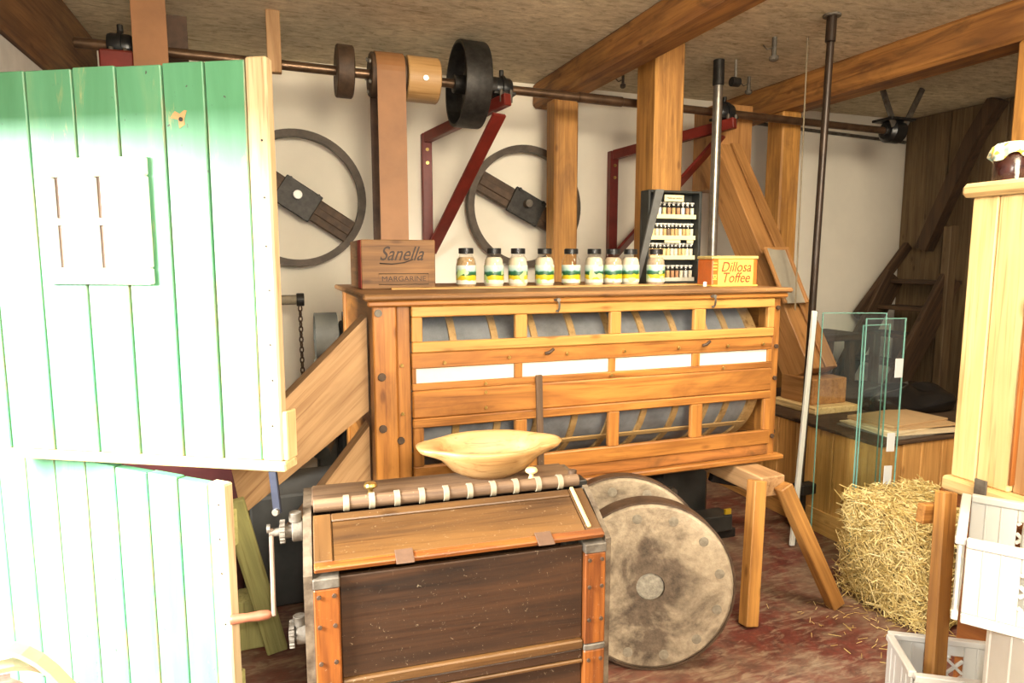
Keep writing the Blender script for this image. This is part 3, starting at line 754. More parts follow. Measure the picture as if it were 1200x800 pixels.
# belts
def belt(name, label, x0, x1, yf, yb, zt, zb, over=False, mat=M_BELT, matb=M_BELTD):
    t = thing(name, label, 'belt', ((x0 + x1) / 2, yf, zb))
    if over:
        r, C = over
        pts = [(SY - r, zb)] + [(SY - r * math.cos(PI * k / 14), C + r * math.sin(PI * k / 14)) for k in range(15)]
        n = len(pts); vs_ = []; fs = []
        for (yy, zz), rr in zip(pts, [0] * n):
            vs_ += [(x0, yy, zz), (x1, yy, zz)]
        inner = [(SY - r + .006, zb)] + [(SY - (r - .006) * math.cos(PI * k / 14), C + (r - .006) * math.sin(PI * k / 14)) for k in range(15)]
        for (yy, zz) in inner: vs_ += [(x0, yy, zz), (x1, yy, zz)]
        for k in range(n - 1):
            a = 2 * k; b_ = 2 * n + 2 * k
            fs += [(a, a + 2, a + 3, a + 1), (b_, b_ + 1, b_ + 3, b_ + 2), (a, b_, b_ + 2, a + 2), (a + 1, a + 3, b_ + 3, b_ + 1)]
        link('front_run', mk('belt', vs_, fs), mat, t, (0, 0, 0)).location = -Vector(t.location)
        box('back_run', (x0 - .005, SY + r - .007, zb), (x1 - .005, SY + r - .001, C), matb, t, .001)
    else:
        box('front_run', (x0, yf - .004, zb), (x1, yf + .003, zt), mat, t, .001)
        box('back_run', (x0 + .03, yb - .004, zb), (x1 + .06, yb + .003, zt), matb, t, .001)
    return t
belt('drive_belt', 'tan leather belt hanging from the shaft pulley behind the crate', .59, .745, 0, 0, 0, .55, over=(.1255, sz(.66)))
belt('drive_belt', 'wide leather belt rising to the ceiling above the green door', -.565, -.415, 3.72, 4.06, HC - .003, .3)

# brackets with bearings
def shaft_bracket(label, xw, xt, zw, zb, wide=False):
    t = thing('shaft_bracket', label, 'bracket', (xw, WY, zb), 'dark red wall brackets under the shaft')
    zt = sz(xt) - .085
    bar('wall_plate', (xw, WY - .032, zb), (xw, WY - .032, zw), .062, .06, M_RED, t, .004, up=(1, 0, 0)) if False else box('wall_plate', (xw - .035, WY - .06, zb), (xw + .035, WY - .001, zw), M_RED, t, .005)
    bar('arm', (xw, WY - .05, zw - .03), (xt, SY - .12, zt), .05, .07, M_RED, t, .005)
    bar('brace', (xw + .01, WY - .06, zb + .03), (xt - .01, SY + .0, zt - .06), .095, .022, M_RED, t, .004)
    for dz in (.11, .20): cyl('wall_bolt', (xw, WY - .070, zw - dz), (xw, WY - .058, zw - dz), .012, M_BRASS, t, 8)
    bx = box('bearing_base', (xt - .07, SY - .07, zt + .038), (xt + .07, SY + .07, zt + .056), M_IRON, t, .004)
    lathe('bearing_housing', [(.029, -.055), (.055, -.055), (.062, -.04), (.062, -.01), (.074, -.008), (.074, .008), (.062, .01), (.062, .04), (.055, .055), (.029, .055)], spt(xt), M_BLACK, t, 28, SD, True)
    cyl('oil_cup', spt(xt) + Vector((0, 0, .068)), spt(xt) + Vector((0, 0, .105)), .014, M_IRON, t, 10)
    for s in (-1, 1): cyl('bearing_bolt', (xt + .03 * s, SY - .085, zt - .01), (xt + .03 * s, SY - .085, zt + .06), .010, M_GREYMET, t, 8)
    if wide: box('pedestal', (xt - .075, SY - .14, zt - .16), (xt + .075, SY - .06, zt + .037), M_RED, t, .01)
    return t
shaft_bracket('dark red iron bracket carrying the shaft beside the large pulley', 1.06, 1.34, 2.37, 1.52)
shaft_bracket('dark red iron bracket between the two front timber posts', 2.52, 2.93, 2.33, 1.50)
shaft_bracket('dark red iron bracket with black bearing above the green door', -.64, -.64, 2.37, 1.55, True)
# ceiling hanger at the far end of the shaft
hg = thing('shaft_hanger', 'grey strap hanger holding the right end of the shaft', 'bracket', (4.40, SY, HC))
bar('strap', (4.40, SY - .06, 2.49), (4.24, SY - .06, HC - .001), .05, .012, M_GREYMET, hg, .002, up=(0, 1, 0))
bar('strap', (4.50, SY - .06, 2.49), (4.66, SY - .06, HC - .001), .05, .012, M_GREYMET, hg, .002, up=(0, 1, 0))
lathe('bearing_housing', [(.029, -.075), (.06, -.075), (.085, -.05), (.085, .05), (.06, .075), (.029, .075)], spt(4.46), M_BLACK, hg, 24, SD, True)
box('bearing_plate', (4.33, SY - .1, 2.53), (4.57, SY + .08, 2.548), M_IRON, hg)

tag(box('hanging_cleat', (.035, 3.80, 2.47), (.105, 3.85, HC - .001), W_GREYTIM, None, .004), 'short wooden cleat hanging from the ceiling above the door edge', 'cleat')
# flywheels on the wall
def flywheel(C, label, ang):
    t = thing('flywheel', label, 'wheel', C, 'iron flywheels on the back wall')
    C = Vector(C); r = .435
    lathe('rim', [(r - .045, -.035), (r, -.035), (r, .035), (r - .045, .035)], C, M_RIM, t, 72, (0, 1, 0), True)
    d = Vector((math.cos(ang), 0, math.sin(ang))); u = Vector((-d.z, 0, d.x))
    bar('cross_bar', C - d * (r - .046), C + d * (r - .046), .05, .15, M_RUST, t, .006, up=tuple(u))
    bar('bar_ridge', C - d * (r - .05) + Vector((0, -.032, 0)), C + d * (r - .05) + Vector((0, -.032, 0)), .012, .05, M_RUST, t, .003, up=tuple(u))
    bar('clamp_plate', C - d * .13 + Vector((0, -.034, 0)), C + d * .13 + Vector((0, -.034, 0)), .02, .19, M_IRON, t, .005, up=tuple(u))
    for s in (-1, 1):
        for w in (-1, 1):
            p = C + d * .10 * s + u * .085 * w; cyl('clamp_bolt', p + Vector((0, -.055, 0)), p + Vector((0, -.04, 0)), .014, M_IRON, t, 6)
    cyl('hub_pin', C + Vector((-.0, -.10, .02)), C + Vector((0, -.03, .02)), .028, M_WPAINT if C.x < 1 else M_GREYMET, t, 16)
    cyl('axle', C + Vector((0, .03, 0)), (C.x, WY - .002, C.z), .05, M_IRON, t, 16)
    return t
flywheel((.19, 4.60, 1.895), 'iron flywheel partly hidden by the green door edge', math.radians(-33))
flywheel((1.765, 4.60, 1.885), 'iron flywheel behind the jars and timber post', math.radians(-27))

# vertical pipes, string, ceiling fittings, wall conduit
t = thing('ceiling_pipe', 'tall thin black iron pipe from ceiling to floor, right of cabinet', 'pipe', (2.73, 2.84, 0))
cyl('pipe', (2.735, 2.83, .05), (2.83, 2.88, HC - .14), .019, M_PIPE, t, 16)
cyl('socket', (2.826, 2.878, HC - .14), (2.832, 2.881, HC - .002), .026, M_PIPE, t, 16)
cyl('foot', (2.733, 2.829, 0.0), (2.738, 2.832, .26), .036, M_IRON, t, 16)
cyl('flange', (2.832, 2.881, HC - .012), (2.832, 2.881, HC - .001), .045, M_GREYMET, t, 16)
box('clamp', (2.70, 2.77, .215), (2.80, 2.83, .275), M_IRON, t, .006)
bar('cross_bar', (2.70, 2.80, .23), (2.16, 2.86, .36), .04, .05, M_IRON, t, .004)
t = thing('silver_pipe', 'short bright metal pipe with black valve behind the sample case', 'pipe', (2.78, 3.74, 1.2))
cyl('pipe', (2.775, 3.745, 1.0), (2.775, 3.745, 2.64), .030, M_STEEL, t, 18)
cyl('black_socket', (2.775, 3.745, 2.62), (2.775, 3.745, HC - .001), .036, M_IRON, t, 18)
cyl('valve', (2.84, 3.70, 2.64), (2.90, 3.70, 2.64), .030, M_IRON, t, 14)
cyl('rod', (2.872, 3.70, 2.66), (2.872, 3.70, HC - .001), .008, M_STEEL, t, 8)
tag(cyl('hanging_string', (2.985, 3.2, 1.20), (2.975, 3.2, HC - .001), .0045, plain('grey_twine', (.35, .28, .18), .9), None, 6), 'thin grey string hanging from ceiling right of the chute', 'string')
def ceiling_plug(x, y_, label, s=1.0):
    t = thing('ceiling_fitting', label, 'fitting', (x, y_, HC), 'small metal fittings in the ceiling')
    cyl('bolt', (x, y_, HC - .001), (x, y_, HC - .11 * s), .014 * s, M_GREYMET, t, 10)
    lathe('cap', [(.016 * s, 0), (.027 * s, .008), (.027 * s, .026), (.016 * s, .03)], (x, y_, HC - .135 * s), M_GREYMET, t, 14)
    tube('wire', [(x - .012, y_, HC - .06 * s), (x - .05 * s, y_, HC - .075 * s), (x - .07 * s, y_ + .01, HC - .05 * s)], .004, M_GREYMET, t, 6)
ceiling_plug(2.80, 3.27, 'dull metal ceiling bolt left of the tall black pipe'); ceiling_plug(3.22, 4.0, 'dull metal ceiling bolt above the shaft near the right beam', .9); ceiling_plug(2.36, 4.25, 'small metal ceiling bolt between beam and post', .7)
tag(cyl('wall_conduit', (3.74, WY - .02, 2.635), (5.54, WY - .02, 2.575), .014, M_GREYMET, None, 10), 'thin grey conduit along the top of the right wall', 'conduit')

# ---------------------------------------------------------------- chute
chu = thing('wooden_chute', 'square wooden chute sloping down to the boarded box', 'chute', (3.1, 3.1, .6))
A, B = Vector((3.122, 3.185, .80)), Vector((3.06, 4.08, 2.25))
bar('sloping_duct', A, B, .235, .22, W_CHUTE, chu, .005)
bar('cover_strip', A + Vector((.05, -.105, .062)), B + Vector((.05, -.105, .062)), .09, .012, W_CHUTE, chu, .002)
box('head_box', (2.97, 3.99, 2.0), (3.26, 4.28, HC - .2), W_CHUTE, chu, .005)
box('foot_box', (2.995, 3.035, .645), (3.255, 3.30, .80), W_CHUTE, chu, .006)
box('foot_moulding', (2.96, 2.97, .601), (3.29, 3.33, .644), W_PALE, chu, .006)
pl = thing('slide_panel', 'small framed glass slide leaning on the chute behind the toffee tin', 'panel', (2.95, 3.4, 1.38))
fA, fB = Vector((3.02, 3.43, 1.575)), Vector((3.04, 3.25, 1.24))
bar('pane', fA, fB, .15, .008, plain('dusty_slide_glass', (.40, .36, .28), .3, 0, .2, 9), pl, .001)
for s in (-1, 1): bar('frame_side', fA + Vector((.085 * s, 0, 0)), fB + Vector((.085 * s, 0, 0)), .022, .018, W_CHUTE, pl)
bar('frame_end', fA - Vector((.096, 0, 0)), fA + Vector((.096, 0, 0)), .022, .018, W_CHUTE, pl)

# ---------------------------------------------------------------- boarded box on the right
bx = thing('boarded_box', 'low box of amber tongued boards under the chute, behind the bale', 'box', (3.3, 2.9, 0))
BX0, BY0, BX1, BY1, BZ = 2.81, 2.40, 4.2, 3.75, .58
y = BY0; k = 0
while y < BY1 - .01:
    w = min((.135, .15, .125)[k % 3], BY1 - y); box('board', (BX0, y + .0015, .0), (BX0 + .02, y + w - .0015, BZ), W_BOX, bx, .005); y += w; k += 1
x = BX0 + .021; k = 0
while x < BX1 - .02:
    w = min((.14, .125, .15)[k % 3], BX1 - x); box('board', (x + .0015, BY0, 0), (x + w - .0015, BY0 + .02, BZ), W_BROWNCAB if False else W_BOX, bx, .005); x += w; k += 1
box('skirting', (BX0 - .012, BY0 - .012, 0), (BX0 - .0005, BY1, .13), W_BOX, bx, .003)
box('box_top', (BX0 - .01, BY0 - .01, BZ + .0005), (BX1, BY1, BZ + .02), W_DARK, bx, .004)
# cardboard and sheets lying on it
CB = plain('brown_cardboard', (.56, .36, .17), .8, 0, .15, 6); CB2 = plain('pale_cardboard', (.72, .58, .36), .8, 0, .15, 8)
def sheet(name, label, c, sx_, sy_, h, rz, mat, cat, group):
    o = link(name, chbox(sx_, sy_, h, .001, mat.name + name), mat, None, c); o.rotation_euler = (0, 0, rz); return tag(o, label, cat, group)
zz = BZ + .0205
for k, (lab, cx_, cy_, rz, m, h) in enumerate([('lowest dark sheet under the cardboard stack', 3.18, 2.60, .05, plain('grey_board', (.20, .17, .13), .7), .008), ('pale sheet second from the bottom of the cardboard stack', 3.18, 2.59, -.12, CB2, .007),
        ('pale cream sheet in the middle of the cardboard stack', 3.20, 2.63, .14, CB2, .008), ('brown cardboard sheet next to the top of the stack', 3.22, 2.62, -.05, CB, .008), ('top brown cardboard sheet on the boarded box', 3.23, 2.66, .09, CB, .010)]):
    sheet('cardboard_sheet', lab, (cx_, cy_, zz + h / 2), .52 - .02 * k, .36 - .02 * k, h, rz, m, 'cardboard', 'cardboard sheets stacked on the boarded box'); zz += h + .0005
def blob(name, label, cat, C, R, mat, seed, n=28, m=16, amp=.16):
    rnd = random.Random(seed); ph = [(rnd.uniform(1, 5), rnd.uniform(1, 5), rnd.uniform(0, 6), rnd.uniform(.4, 1)) for _ in range(6)]
    vs_, fs = [], []
    for i in range(m + 1):
        v = PI * i / m
        for j in range(n):
            u = 2 * PI * j / n
            s = 1 + amp * sum(w * math.sin(round(a) * u + p) * math.sin(round(b_) * v) for a, b_, p, w in ph) / 2.2
            z = math.cos(v); z = max(z, -.55)
            vs_.append((R[0] * s * math.sin(v) * math.cos(u), R[1] * s * math.sin(v) * math.sin(u), R[2] * (z + .55) * (s if z > 0 else 1)))
    for i in range(m):
        for j in range(n): fs.append((i * n + j, (i + 1) * n + j, (i + 1) * n + (j + 1) % n, i * n + (j + 1) % n))
    return tag(link(name, mk(name, vs_, fs, True), mat, None, C), label, cat)
blob('plastic_bag', 'crumpled black plastic sack behind the cardboard sheets', 'bag', (3.62, 2.92, BZ + .0205), (.34, .17, .10), plain('black_film', (.015, .013, .012), .25, 0, .3, 10), 3, 40, 20, .22)

# sheets of glass leaning, white-edged pole
def pane(label, p0, p1, h, lean, tabs):
    p0, p1 = Vector(p0), Vector(p1); d = (p1 - p0); L = d.length
    t = thing('glass_sheet', label, 'glass', p0, 'glass sheets standing by the boarded box', rotz=math.atan2(d.y, d.x))
    box('sheet', (.004, -.003, 0), (L - .004, .003, h - .004), M_GGLASS, t, .0005)
    box('edge', (0, -.0035, 0), (.004, .0035, h), M_GEDGE, t, .0005); box('edge', (L - .004, -.0035, 0), (L, .0035, h), M_GEDGE, t, .0005)
    box('top_edge', (.0045, -.0035, h - .004), (L - .0045, .0035, h), M_GEDGE, t, .0005)
    for (x, z) in tabs: box('paper_tab', (x - .02, -.007, z), (x + .02, -.0036, z + .09), M_WHITE, t, .0006)
    t.rotation_euler.x = 0; return t
pane('front sheet of green-edged glass with two white paper tabs', (2.575, 2.315, 0), (2.775, 2.275, 0), 1.235, 0, [(.18, .955), (.165, .60), (.16, .44)])
pane('wider green-edged glass sheet standing behind the tabbed one', (2.60, 2.352, 0), (2.77, 2.352, 0), 1.20, 0, [])
pane('rear glass sheet nearest the white pole', (2.505, 2.505, 0), (2.79, 2.392, 0), 1.25, 0, [])
t = thing('white_pole', 'slim white and grey strip leaning beside the black pipe', 'strip', (2.5, 2.6, 0))
bar('white_face', (2.535, 2.655, .006), (2.705, 2.76, 1.235), .028, .016, M_WPAINT, t, .002, up=(0, 1, 0))
bar('grey_face', (2.556, 2.662, .006), (2.722, 2.767, 1.235), .014, .018, M_GREYMET, t, .002, up=(0, 1, 0))

# ---------------------------------------------------------------- stair and timbers at the far right
st = thing('staircase', 'dark wooden staircase at the far right against the plaster wall', 'staircase', (4.9, 4.2, 0))
for yy in (3.98, 4.52):
    bar('stringer', (4.50, yy, .02), (5.33, yy, 1.36), .045, .22, W_DARK, st, .006)
for k in range(6):
    x = 4.56 + k * .14; z = .17 + k * .225
    box('tread', (x, 4.005, z), (x + .24, 4.495, z + .035), W_DARK, st, .005)
bar('handrail', (4.95, 4.56, 1.0), (5.52, 4.56, 1.64), .05, .09, W_DARK, st, .008)
box('newel_post', (5.22, 3.93, 0), (5.31, 4.0, 1.78), W_WALL, st, .006)
box('newel_post', (4.46, 3.92, 0), (4.53, 3.97, .93), W_DARK, st, .006)
tb = thing('work_bench', 'low dark wooden bench with splayed legs beside the staircase', 'bench', (4.3, 4.2, 0))
box('bench_top', (4.10, 4.05, .86), (4.55, 4.5, .91), W_DARK, tb, .006)
bar('leg', (4.20, 4.12, .86), (4.10, 4.08, .01), .06, .06, W_DARK, tb); bar('leg', (4.42, 4.12, .86), (4.43, 4.08, .01), .06, .06, W_DARK, tb)
bar('leg', (4.20, 4.42, .86), (4.12, 4.46, .01), .06, .06, W_DARK, tb); bar('leg', (4.45, 4.42, .86), (4.43, 4.46, .01), .06, .06, W_DARK, tb)
# curved brace on the right wall
pts = [(3.82, 2.77), (3.985, 2.50), (4.105, 2.22), (4.235, 1.92), (4.37, 1.60)]
vs_, fs = [], []
for i, (yy, z) in enumerate(pts):
    a, b_ = pts[max(i - 1, 0)], pts[min(i + 1, len(pts) - 1)]; d = Vector((b_[0] - a[0], b_[1] - a[1])).normalized(); nrm = Vector((-d.y, d.x)) * .055
    for xx in (RX - .15, RX - .04):
        vs_ += [(xx, yy + nrm.x, z + nrm.y), (xx, yy - nrm.x, z - nrm.y)]
for i in range(len(pts) - 1):
    a = 4 * i; b_ = a + 4
    fs += [(a, a + 1, b_ + 1, b_), (a + 2, b_ + 2, b_ + 3, a + 3), (a, b_, b_ + 2, a + 2), (a + 1, a + 3, b_ + 3, b_ + 1)]
fs += [(0, 2, 3, 1), (len(vs_) - 4, len(vs_) - 3, len(vs_) - 1, len(vs_) - 2)]
tag(link('curved_brace', mk('curved_brace', vs_, fs), W_DARK('z'), None, (0, 0, 0)), 'dark curved timber brace against the brown board wall', 'brace')

# ---------------------------------------------------------------- straw bale
bale = thing('straw_bale', 'pressed golden straw bale standing on the red floor', 'bale', (2.6, 2.0, 0))
bl, bh = (2.40, 1.80, .0), (2.85, 2.22, .47)
rnd = random.Random(11)
bw = chbox(bh[0] - bl[0] - .03, bh[1] - bl[1] - .03, bh[2] - .015, .04, 'bale')
link('pressed_core', bw, M_STRAWB, bale, ((bl[0] + bh[0]) / 2, (bl[1] + bh[1]) / 2, bh[2] / 2))
vs_, fs = [], []
def straw(p, d, L, r):
    d = Vector(d).normalized(); u = d.orthogonal().normalized(); v = d.cross(u); k = len(vs_)
    for q in (p - d * L / 2, p + d * L / 2):
        for a in range(3): vs_.append(q + (u * math.cos(2.094 * a) + v * math.sin(2.094 * a)) * r)
    for a in range(3): fs.append((k + a, k + (a + 1) % 3, k + 3 + (a + 1) % 3, k + 3 + a))
cb = Vector(((bl[0] + bh[0]) / 2, (bl[1] + bh[1]) / 2, 0))
for _ in range(5200):
    f = rnd.random()
    x, y_, z = rnd.uniform(bl[0], bh[0]), rnd.uniform(bl[1], bh[1]), rnd.uniform(.012, bh[2])
    wob = rnd.uniform(-.012, .010)
    if f < .38: x = bl[0] + wob; nn = Vector((-1, 0, 0))
    elif f < .68: y_ = bl[1] + wob; nn = Vector((0, -1, 0))
    elif f < .88: z = bh[2] + wob * .8; nn = Vector((0, 0, 1))
    else: x = bh[0] + wob; nn = Vector((1, 0, 0))
    d = Vector((rnd.gauss(0, 1), rnd.gauss(0, 1), rnd.gauss(0, .7))); d -= nn * d.dot(nn) * rnd.uniform(.55, .95)
    L = rnd.uniform(.03, .10)
    p = Vector((x, y_, z))
    # round the corners of the bale
    if p.z - L * abs(d.normalized().z) / 2 < .002: p.z = .004 + L * abs(d.normalized().z) / 2
    straw(p - cb, d, L, rnd.uniform(.0010, .0022))
o = link('loose_straw', mk('straw', vs_, fs), M_STRAW, bale, cb); o['kind'] = 'stuff'
vs_, fs = [], []
for _ in range(110):
    a = rnd.random(); x = rnd.gauss(2.28, .16); y_ = rnd.gauss(1.9, .17)
    x = min(x, 2.385) if y_ > 1.78 else x
    an = rnd.uniform(0, PI); straw(Vector((x, y_, .004)), (math.cos(an), math.sin(an), 0), rnd.uniform(.015, .05), .0011)
tag(link('scattered_straw', mk('scattered_straw', vs_, fs), M_STRAW, None, (0, 0, 0)), 'loose straw scattered on the floor before the bale', 'straw', kind='stuff')

# ---------------------------------------------------------------- millstones
def millstone(C, r, th, yaw, lean, label):
    t = bpy.data.objects.new('millstone', None); col.objects.link(t); t.location = C; WLOC[t] = Vector((0, 0, 0))
    t.rotation_euler = (PI / 2 - lean, 0, yaw); tag(t, label, 'millstone', 'millstones leaning below the cabinet')
    # local z points out of the face
    link('stone_disc', lathe_mesh([(.052, -th), (r - .012, -th), (r, -th + .012), (r, -.012), (r - .012, 0), (.052, 0)], 64, True, True), M_STONE, t, (0, 0, 0))
    link('iron_band', lathe_mesh([(r, -th + .008), (r + .007, -th + .008), (r + .007, -.006), (r, -.006)], 64, True, True), M_RUST, t, (0, 0, 0))
    link('eye_filling', lathe_mesh([(.051, -th + .01), (.051, -.012), (.02, -.006)], 24), plain('pale_mortar', (.34, .31, .25), .9, 0, .4, 60, .5), t, (0, 0, 0))
    for k in range(12):
        a = 2 * PI * k / 12 + .2
        link('lead_plug', PLUG, M_PLUG, t, ((r - .05) * math.cos(a), (r - .05) * math.sin(a), 0))
    return t
M_PLUG = plain('lead_plug', (.27, .23, .17), .7, 0, .4, 60)
PLUG = lathe_mesh([(.018, -.004), (.018, .0015), (.016, .002)], 14)
millstone((1.262, 1.995, .315), .306, .10, -.36, .08, 'round stained millstone in front, leaning beside the seed cleaner')
millstone((1.262, 2.175, .345), .313, .10, -.36, .16, 'second millstone half hidden behind the front one')

# ---------------------------------------------------------------- seed cleaner chest
ROT = math.radians(-3.4)
sc = thing('seed_cleaner', 'dark stained wooden seed cleaning chest with crank and roller', 'chest', (.075, 1.765, 0), rotz=ROT)
L, D = .85, .40
def cpost(x0, x1):
    for (z0, z1) in ((0, .316), (.336, .626)):
        p = box('post', (x0, -.006, z0), (x1, .05, z1), W_RED, sc, .004)
        for xx in (x0 + .014, x1 - .014):
            for zz in ((z1 - .02, (z0 + z1) / 2 + .04, z0 + .08) if z0 > .1 else (z1 - .03, z1 - .16)):
                cyl('rivet', (xx, -.011, zz), (xx, -.004, zz), .006, M_RUST, p, 8)
    box('metal_cap', (x0 - .001, -.008, .6265), (x1 + .001, .05, .656), M_GREYMET, sc, .003)
    box('metal_band', (x0 - .001, -.008, .3165), (x1 + .001, .05, .3355), M_GREYMET, sc, .003)
cpost(0, .068); cpost(L - .068, L)
box('front_panel', (.069, .012, .352), (L - .069, .03, .648), W_CHESTD, sc, .003)
box('front_rail', (.069, -.002, .322), (L - .069, .03, .3515), W_CHESTL, sc, .004)
box('front_rail', (.069, .004, .288), (L - .069, .03, .3215), W_CHESTD, sc, .004)
box('front_rail', (.069, -.000, .276), (L - .069, .03, .2875), W_CHESTL, sc, .003)
box('lower_panel', (.069, .014, .02), (L - .069, .03, .2755), W_CHESTD, sc, .003)
box('back_panel', (0, D - .02, .02), (L, D, .74), W_CHESTD, sc, .003)
prof = [(.005, .02), (D, .02), (D, .775), (.215, .775), (.17, .765), (.0, .665)]
pr = prism('end_board', prof, 'x', -.024, -.0005, M_DUSTMET, sc); prism('end_board', prof, 'x', L + .0005, L + .018, M_DUSTMET, sc)
prism('end_lining', [(.055, .02), (D - .021, .02), (D - .021, .74), (.2, .74), (.055, .652)], 'x', .0, .012, W_DUSTY, sc)
# sloping lid: frame pieces and panel
A0, A1 = Vector((.004, .667)), Vector((.185, .752))
dd = (A1 - A0).normalized(); nn = Vector((-dd.y, dd.x))
def lidbar(name, x0, x1, s0, s1, h, mat, off=0.0):
    c = A0 + dd * (s0 + s1) / 2 + nn * (off + h / 2)
    me_m = mat('x' if (x1 - x0) > (s1 - s0) else 'y') if isinstance(mat, Wood) else mat
    o = link(name, chbox(x1 - x0, s1 - s0, h, .003, me_m.name), me_m, sc, ((x0 + x1) / 2, c.x, c.y)); o.rotation_euler = (math.atan2(dd.y, dd.x), 0, 0); return o
SL = (A1 - A0).length
lidbar('lid_panel', .055, L - .055, .026, SL - .03, .012, W_CHESTL)
lidbar('lid_front_strip', .004, L - .004, 0, .0255, .018, W_RED)
lidbar('lid_frame', .004, .0545, .026, SL, .016, W_CHESTL); lidbar('lid_frame', L - .0545, L - .004, .026, SL, .016, W_CHESTL)
lidbar('lid_frame', .055, L - .055, SL - .0295, SL, .016, W_CHESTL)
lidbar('lid_batten', L - .050, L - .038, .03, SL, .008, W_PALE, .0165)
for x in (.22, .63): lidbar('hinge', x, x + .05, -.018, .032, .004, plain('brown_tape', (.13, .07, .04), .6), .0185)
# roller with rings
RY, RZ = .205, .783
cyl('roller', (.006, RY, RZ), (L - .01, RY, RZ), .020, W_DUSTY('z'), sc, 18)
for k in range(10):
    x = .10 + k * .075
    lathe('roller_ring', [(.0202, -.009), (.024, -.008), (.024, .008), (.0202, .009)], (x, RY, RZ), plain('grey_cord_ring', (.30, .25, .17), .8), sc, 20, (1, 0, 0), True)
box('top_board', (.0, .232, .758), (L, D, .782), W_DUSTY, sc, .005)
box('top_cleat', (L - .03, .06, .778), (L + .02, .12, .80), M_GREYMET, sc, .004) if False else None
for x in (.175, .695):
    kb = lathe('knob', [(.014, 0), (.011, .004), (.007, .015), (.009, .022), (.019, .027), (.021, .033), (.017, .040), (.006, .043)], (x, .25, .7825), M_BRASS if x < .4 else W_PALE('z'), sc, 16)
cyl('corner_bolt', (L - .02, .225, .783), (L - .02, .225, .812), .014, M_RUST, sc, 10)
box('corner_iron', (L - .03, .19, .765), (L + .0185, .25, .785), M_IRON, sc, .003)
# axles, sprockets, crank
def sprocket(y_, z, r, x0):
    n = 14; poly = []
    for k in range(n):
        a = 2 * PI * k / n
        for da, rr in ((-.13, .86), (-.08, 1), (.08, 1), (.13, .86)):
            poly.append((y_ + rr * r * math.cos(a + da), z + rr * r * math.sin(a + da)))
    prism('sprocket', poly, 'x', x0 - .008, x0 + .006, M_GREYMET, sc)
    cyl('axle', (x0 - .01, y_, z), (-.0245, y_, z), .020, M_GREYMET, sc, 14)
    cyl('axle_collar', (-.055, y_, z), (-.0245, y_, z), .032, M_GREYMET, sc, 14)
    cyl('oil_cap', (-.045, y_, z + .028), (-.045, y_, z + .055), .018, M_GREYMET, sc, 12)
sprocket(.19, .722, .034, -.080); sprocket(.19, .405, .040, -.066)
cyl('crank_pin', (-.118, .19, .722), (-.085, .19, .722), .012, M_GREYMET, sc, 12)
bar('crank_arm', (-.112, .19, .735), (-.112, .150, .490), .012, .016, plain('worn_crank_steel', (.36, .26, .20), .45, .5), sc, .003, up=(0, 1, 0))
lathe('crank_handle', [(.007, 0), (.013, .008), (.0145, .03), (.012, .065), (.015, .10), (.013, .108)], (-.119, .151, .496), plain('red_brown_handle', (.26, .09, .045), .45), sc, 14, (-1, 0, 0))
cyl('pin_head', (-.124, .19, .735), (-.114, .19, .735), .013, M_STEEL, sc, 10)

# dough bowl on top of the chest
bowl = bpy.data.objects.new('bowl_tmp', None); bpy.data.objects.remove(bowl)
rings = []
N = 48
def bring(a, b_, z, p=2.0, lug=0.0, dz=0.0):
    r = []
    for k in range(N):
        u = 2 * PI * k / N; c, s = math.cos(u), math.sin(u)
        x = a * math.copysign(abs(c) ** (2 / p), c); y_ = b_ * math.copysign(abs(s) ** (2 / p), s)
        w = max(0, abs(c) - .80) / .20
        x += math.copysign(lug * w * w * (3 - 2 * w), c)
        r.append((x, y_, z + dz * w))
    return r
rings = [bring(.03, .02, 0), bring(.085, .055, .0015), bring(.14, .088, .03), bring(.185, .115, .075), bring(.198, .124, .100, 2.2, .050, -.004), bring(.202, .127, .113, 2.2, .058, .0),
         bring(.196, .120, .117, 2.2, .052, -.002), bring(.180, .104, .112, 2.2), bring(.160, .092, .075, 2.2), bring(.12, .07, .035), bring(.06, .035, .018), bring(.015, .01, .016)]
vs_ = [v for r in rings for v in r]; fs = []
for i in range(len(rings) - 1):
    for k in range(N): fs.append((i * N + k, i * N + (k + 1) % N, (i + 1) * N + (k + 1) % N, (i + 1) * N + k))
fs += [tuple(range(N))[::-1], tuple((len(rings) - 1) * N + k for k in range(N))]
o = link('dough_bowl', mk('dough_bowl', vs_, fs, True), W_BOWL('x'), None, (.672, 2.075, .783)); o.scale = (.95, .95, 1.0); o.rotation_euler = (math.radians(5), math.radians(0), math.radians(-7))
tag(o, 'long carved wooden dough bowl resting on the seed cleaner', 'bowl')

# ---------------------------------------------------------------- machine and clutter behind the brace on the left
mc = thing('mill_machine', 'dark grey mill machine with belt pulley behind the diagonal brace', 'machine', (.25, 3.5, 0))
lathe('pulley', [(.108, -.055), (.118, -.055), (.118, .055), (.108, .055)], (.262, 3.55, 1.115), M_MACH, mc, 36, (1, 0, 0), True)
lathe('pulley_web', [(.02, -.006), (.108, -.006), (.108, .006), (.02, .006)], (.262, 3.55, 1.115), M_DGREY, mc, 36, (1, 0, 0), True)
cyl('shaft', (.21, 3.55, 1.115), (.52, 3.55, 1.115), .035, M_MACH, mc)
cyl('bearing', (.33, 3.55, 1.115), (.45, 3.55, 1.115), .075, M_DGREY, mc, 20)
for x in (.36, .42): cyl('grease_cup', (x, 3.55, 1.18), (x, 3.55, 1.235), .016, M_DGREY, mc, 10)
box('frame', (.20, 3.50, 0), (.30, 3.62, .99), M_MACH, mc, .01)
box('body', (.305, 3.49, 0), (.56, 3.74, .92), M_DGREY, mc, .02)
cyl('flange', (.22, 3.46, .72), (.22, 3.38, .72), .08, M_MACH, mc, 20)
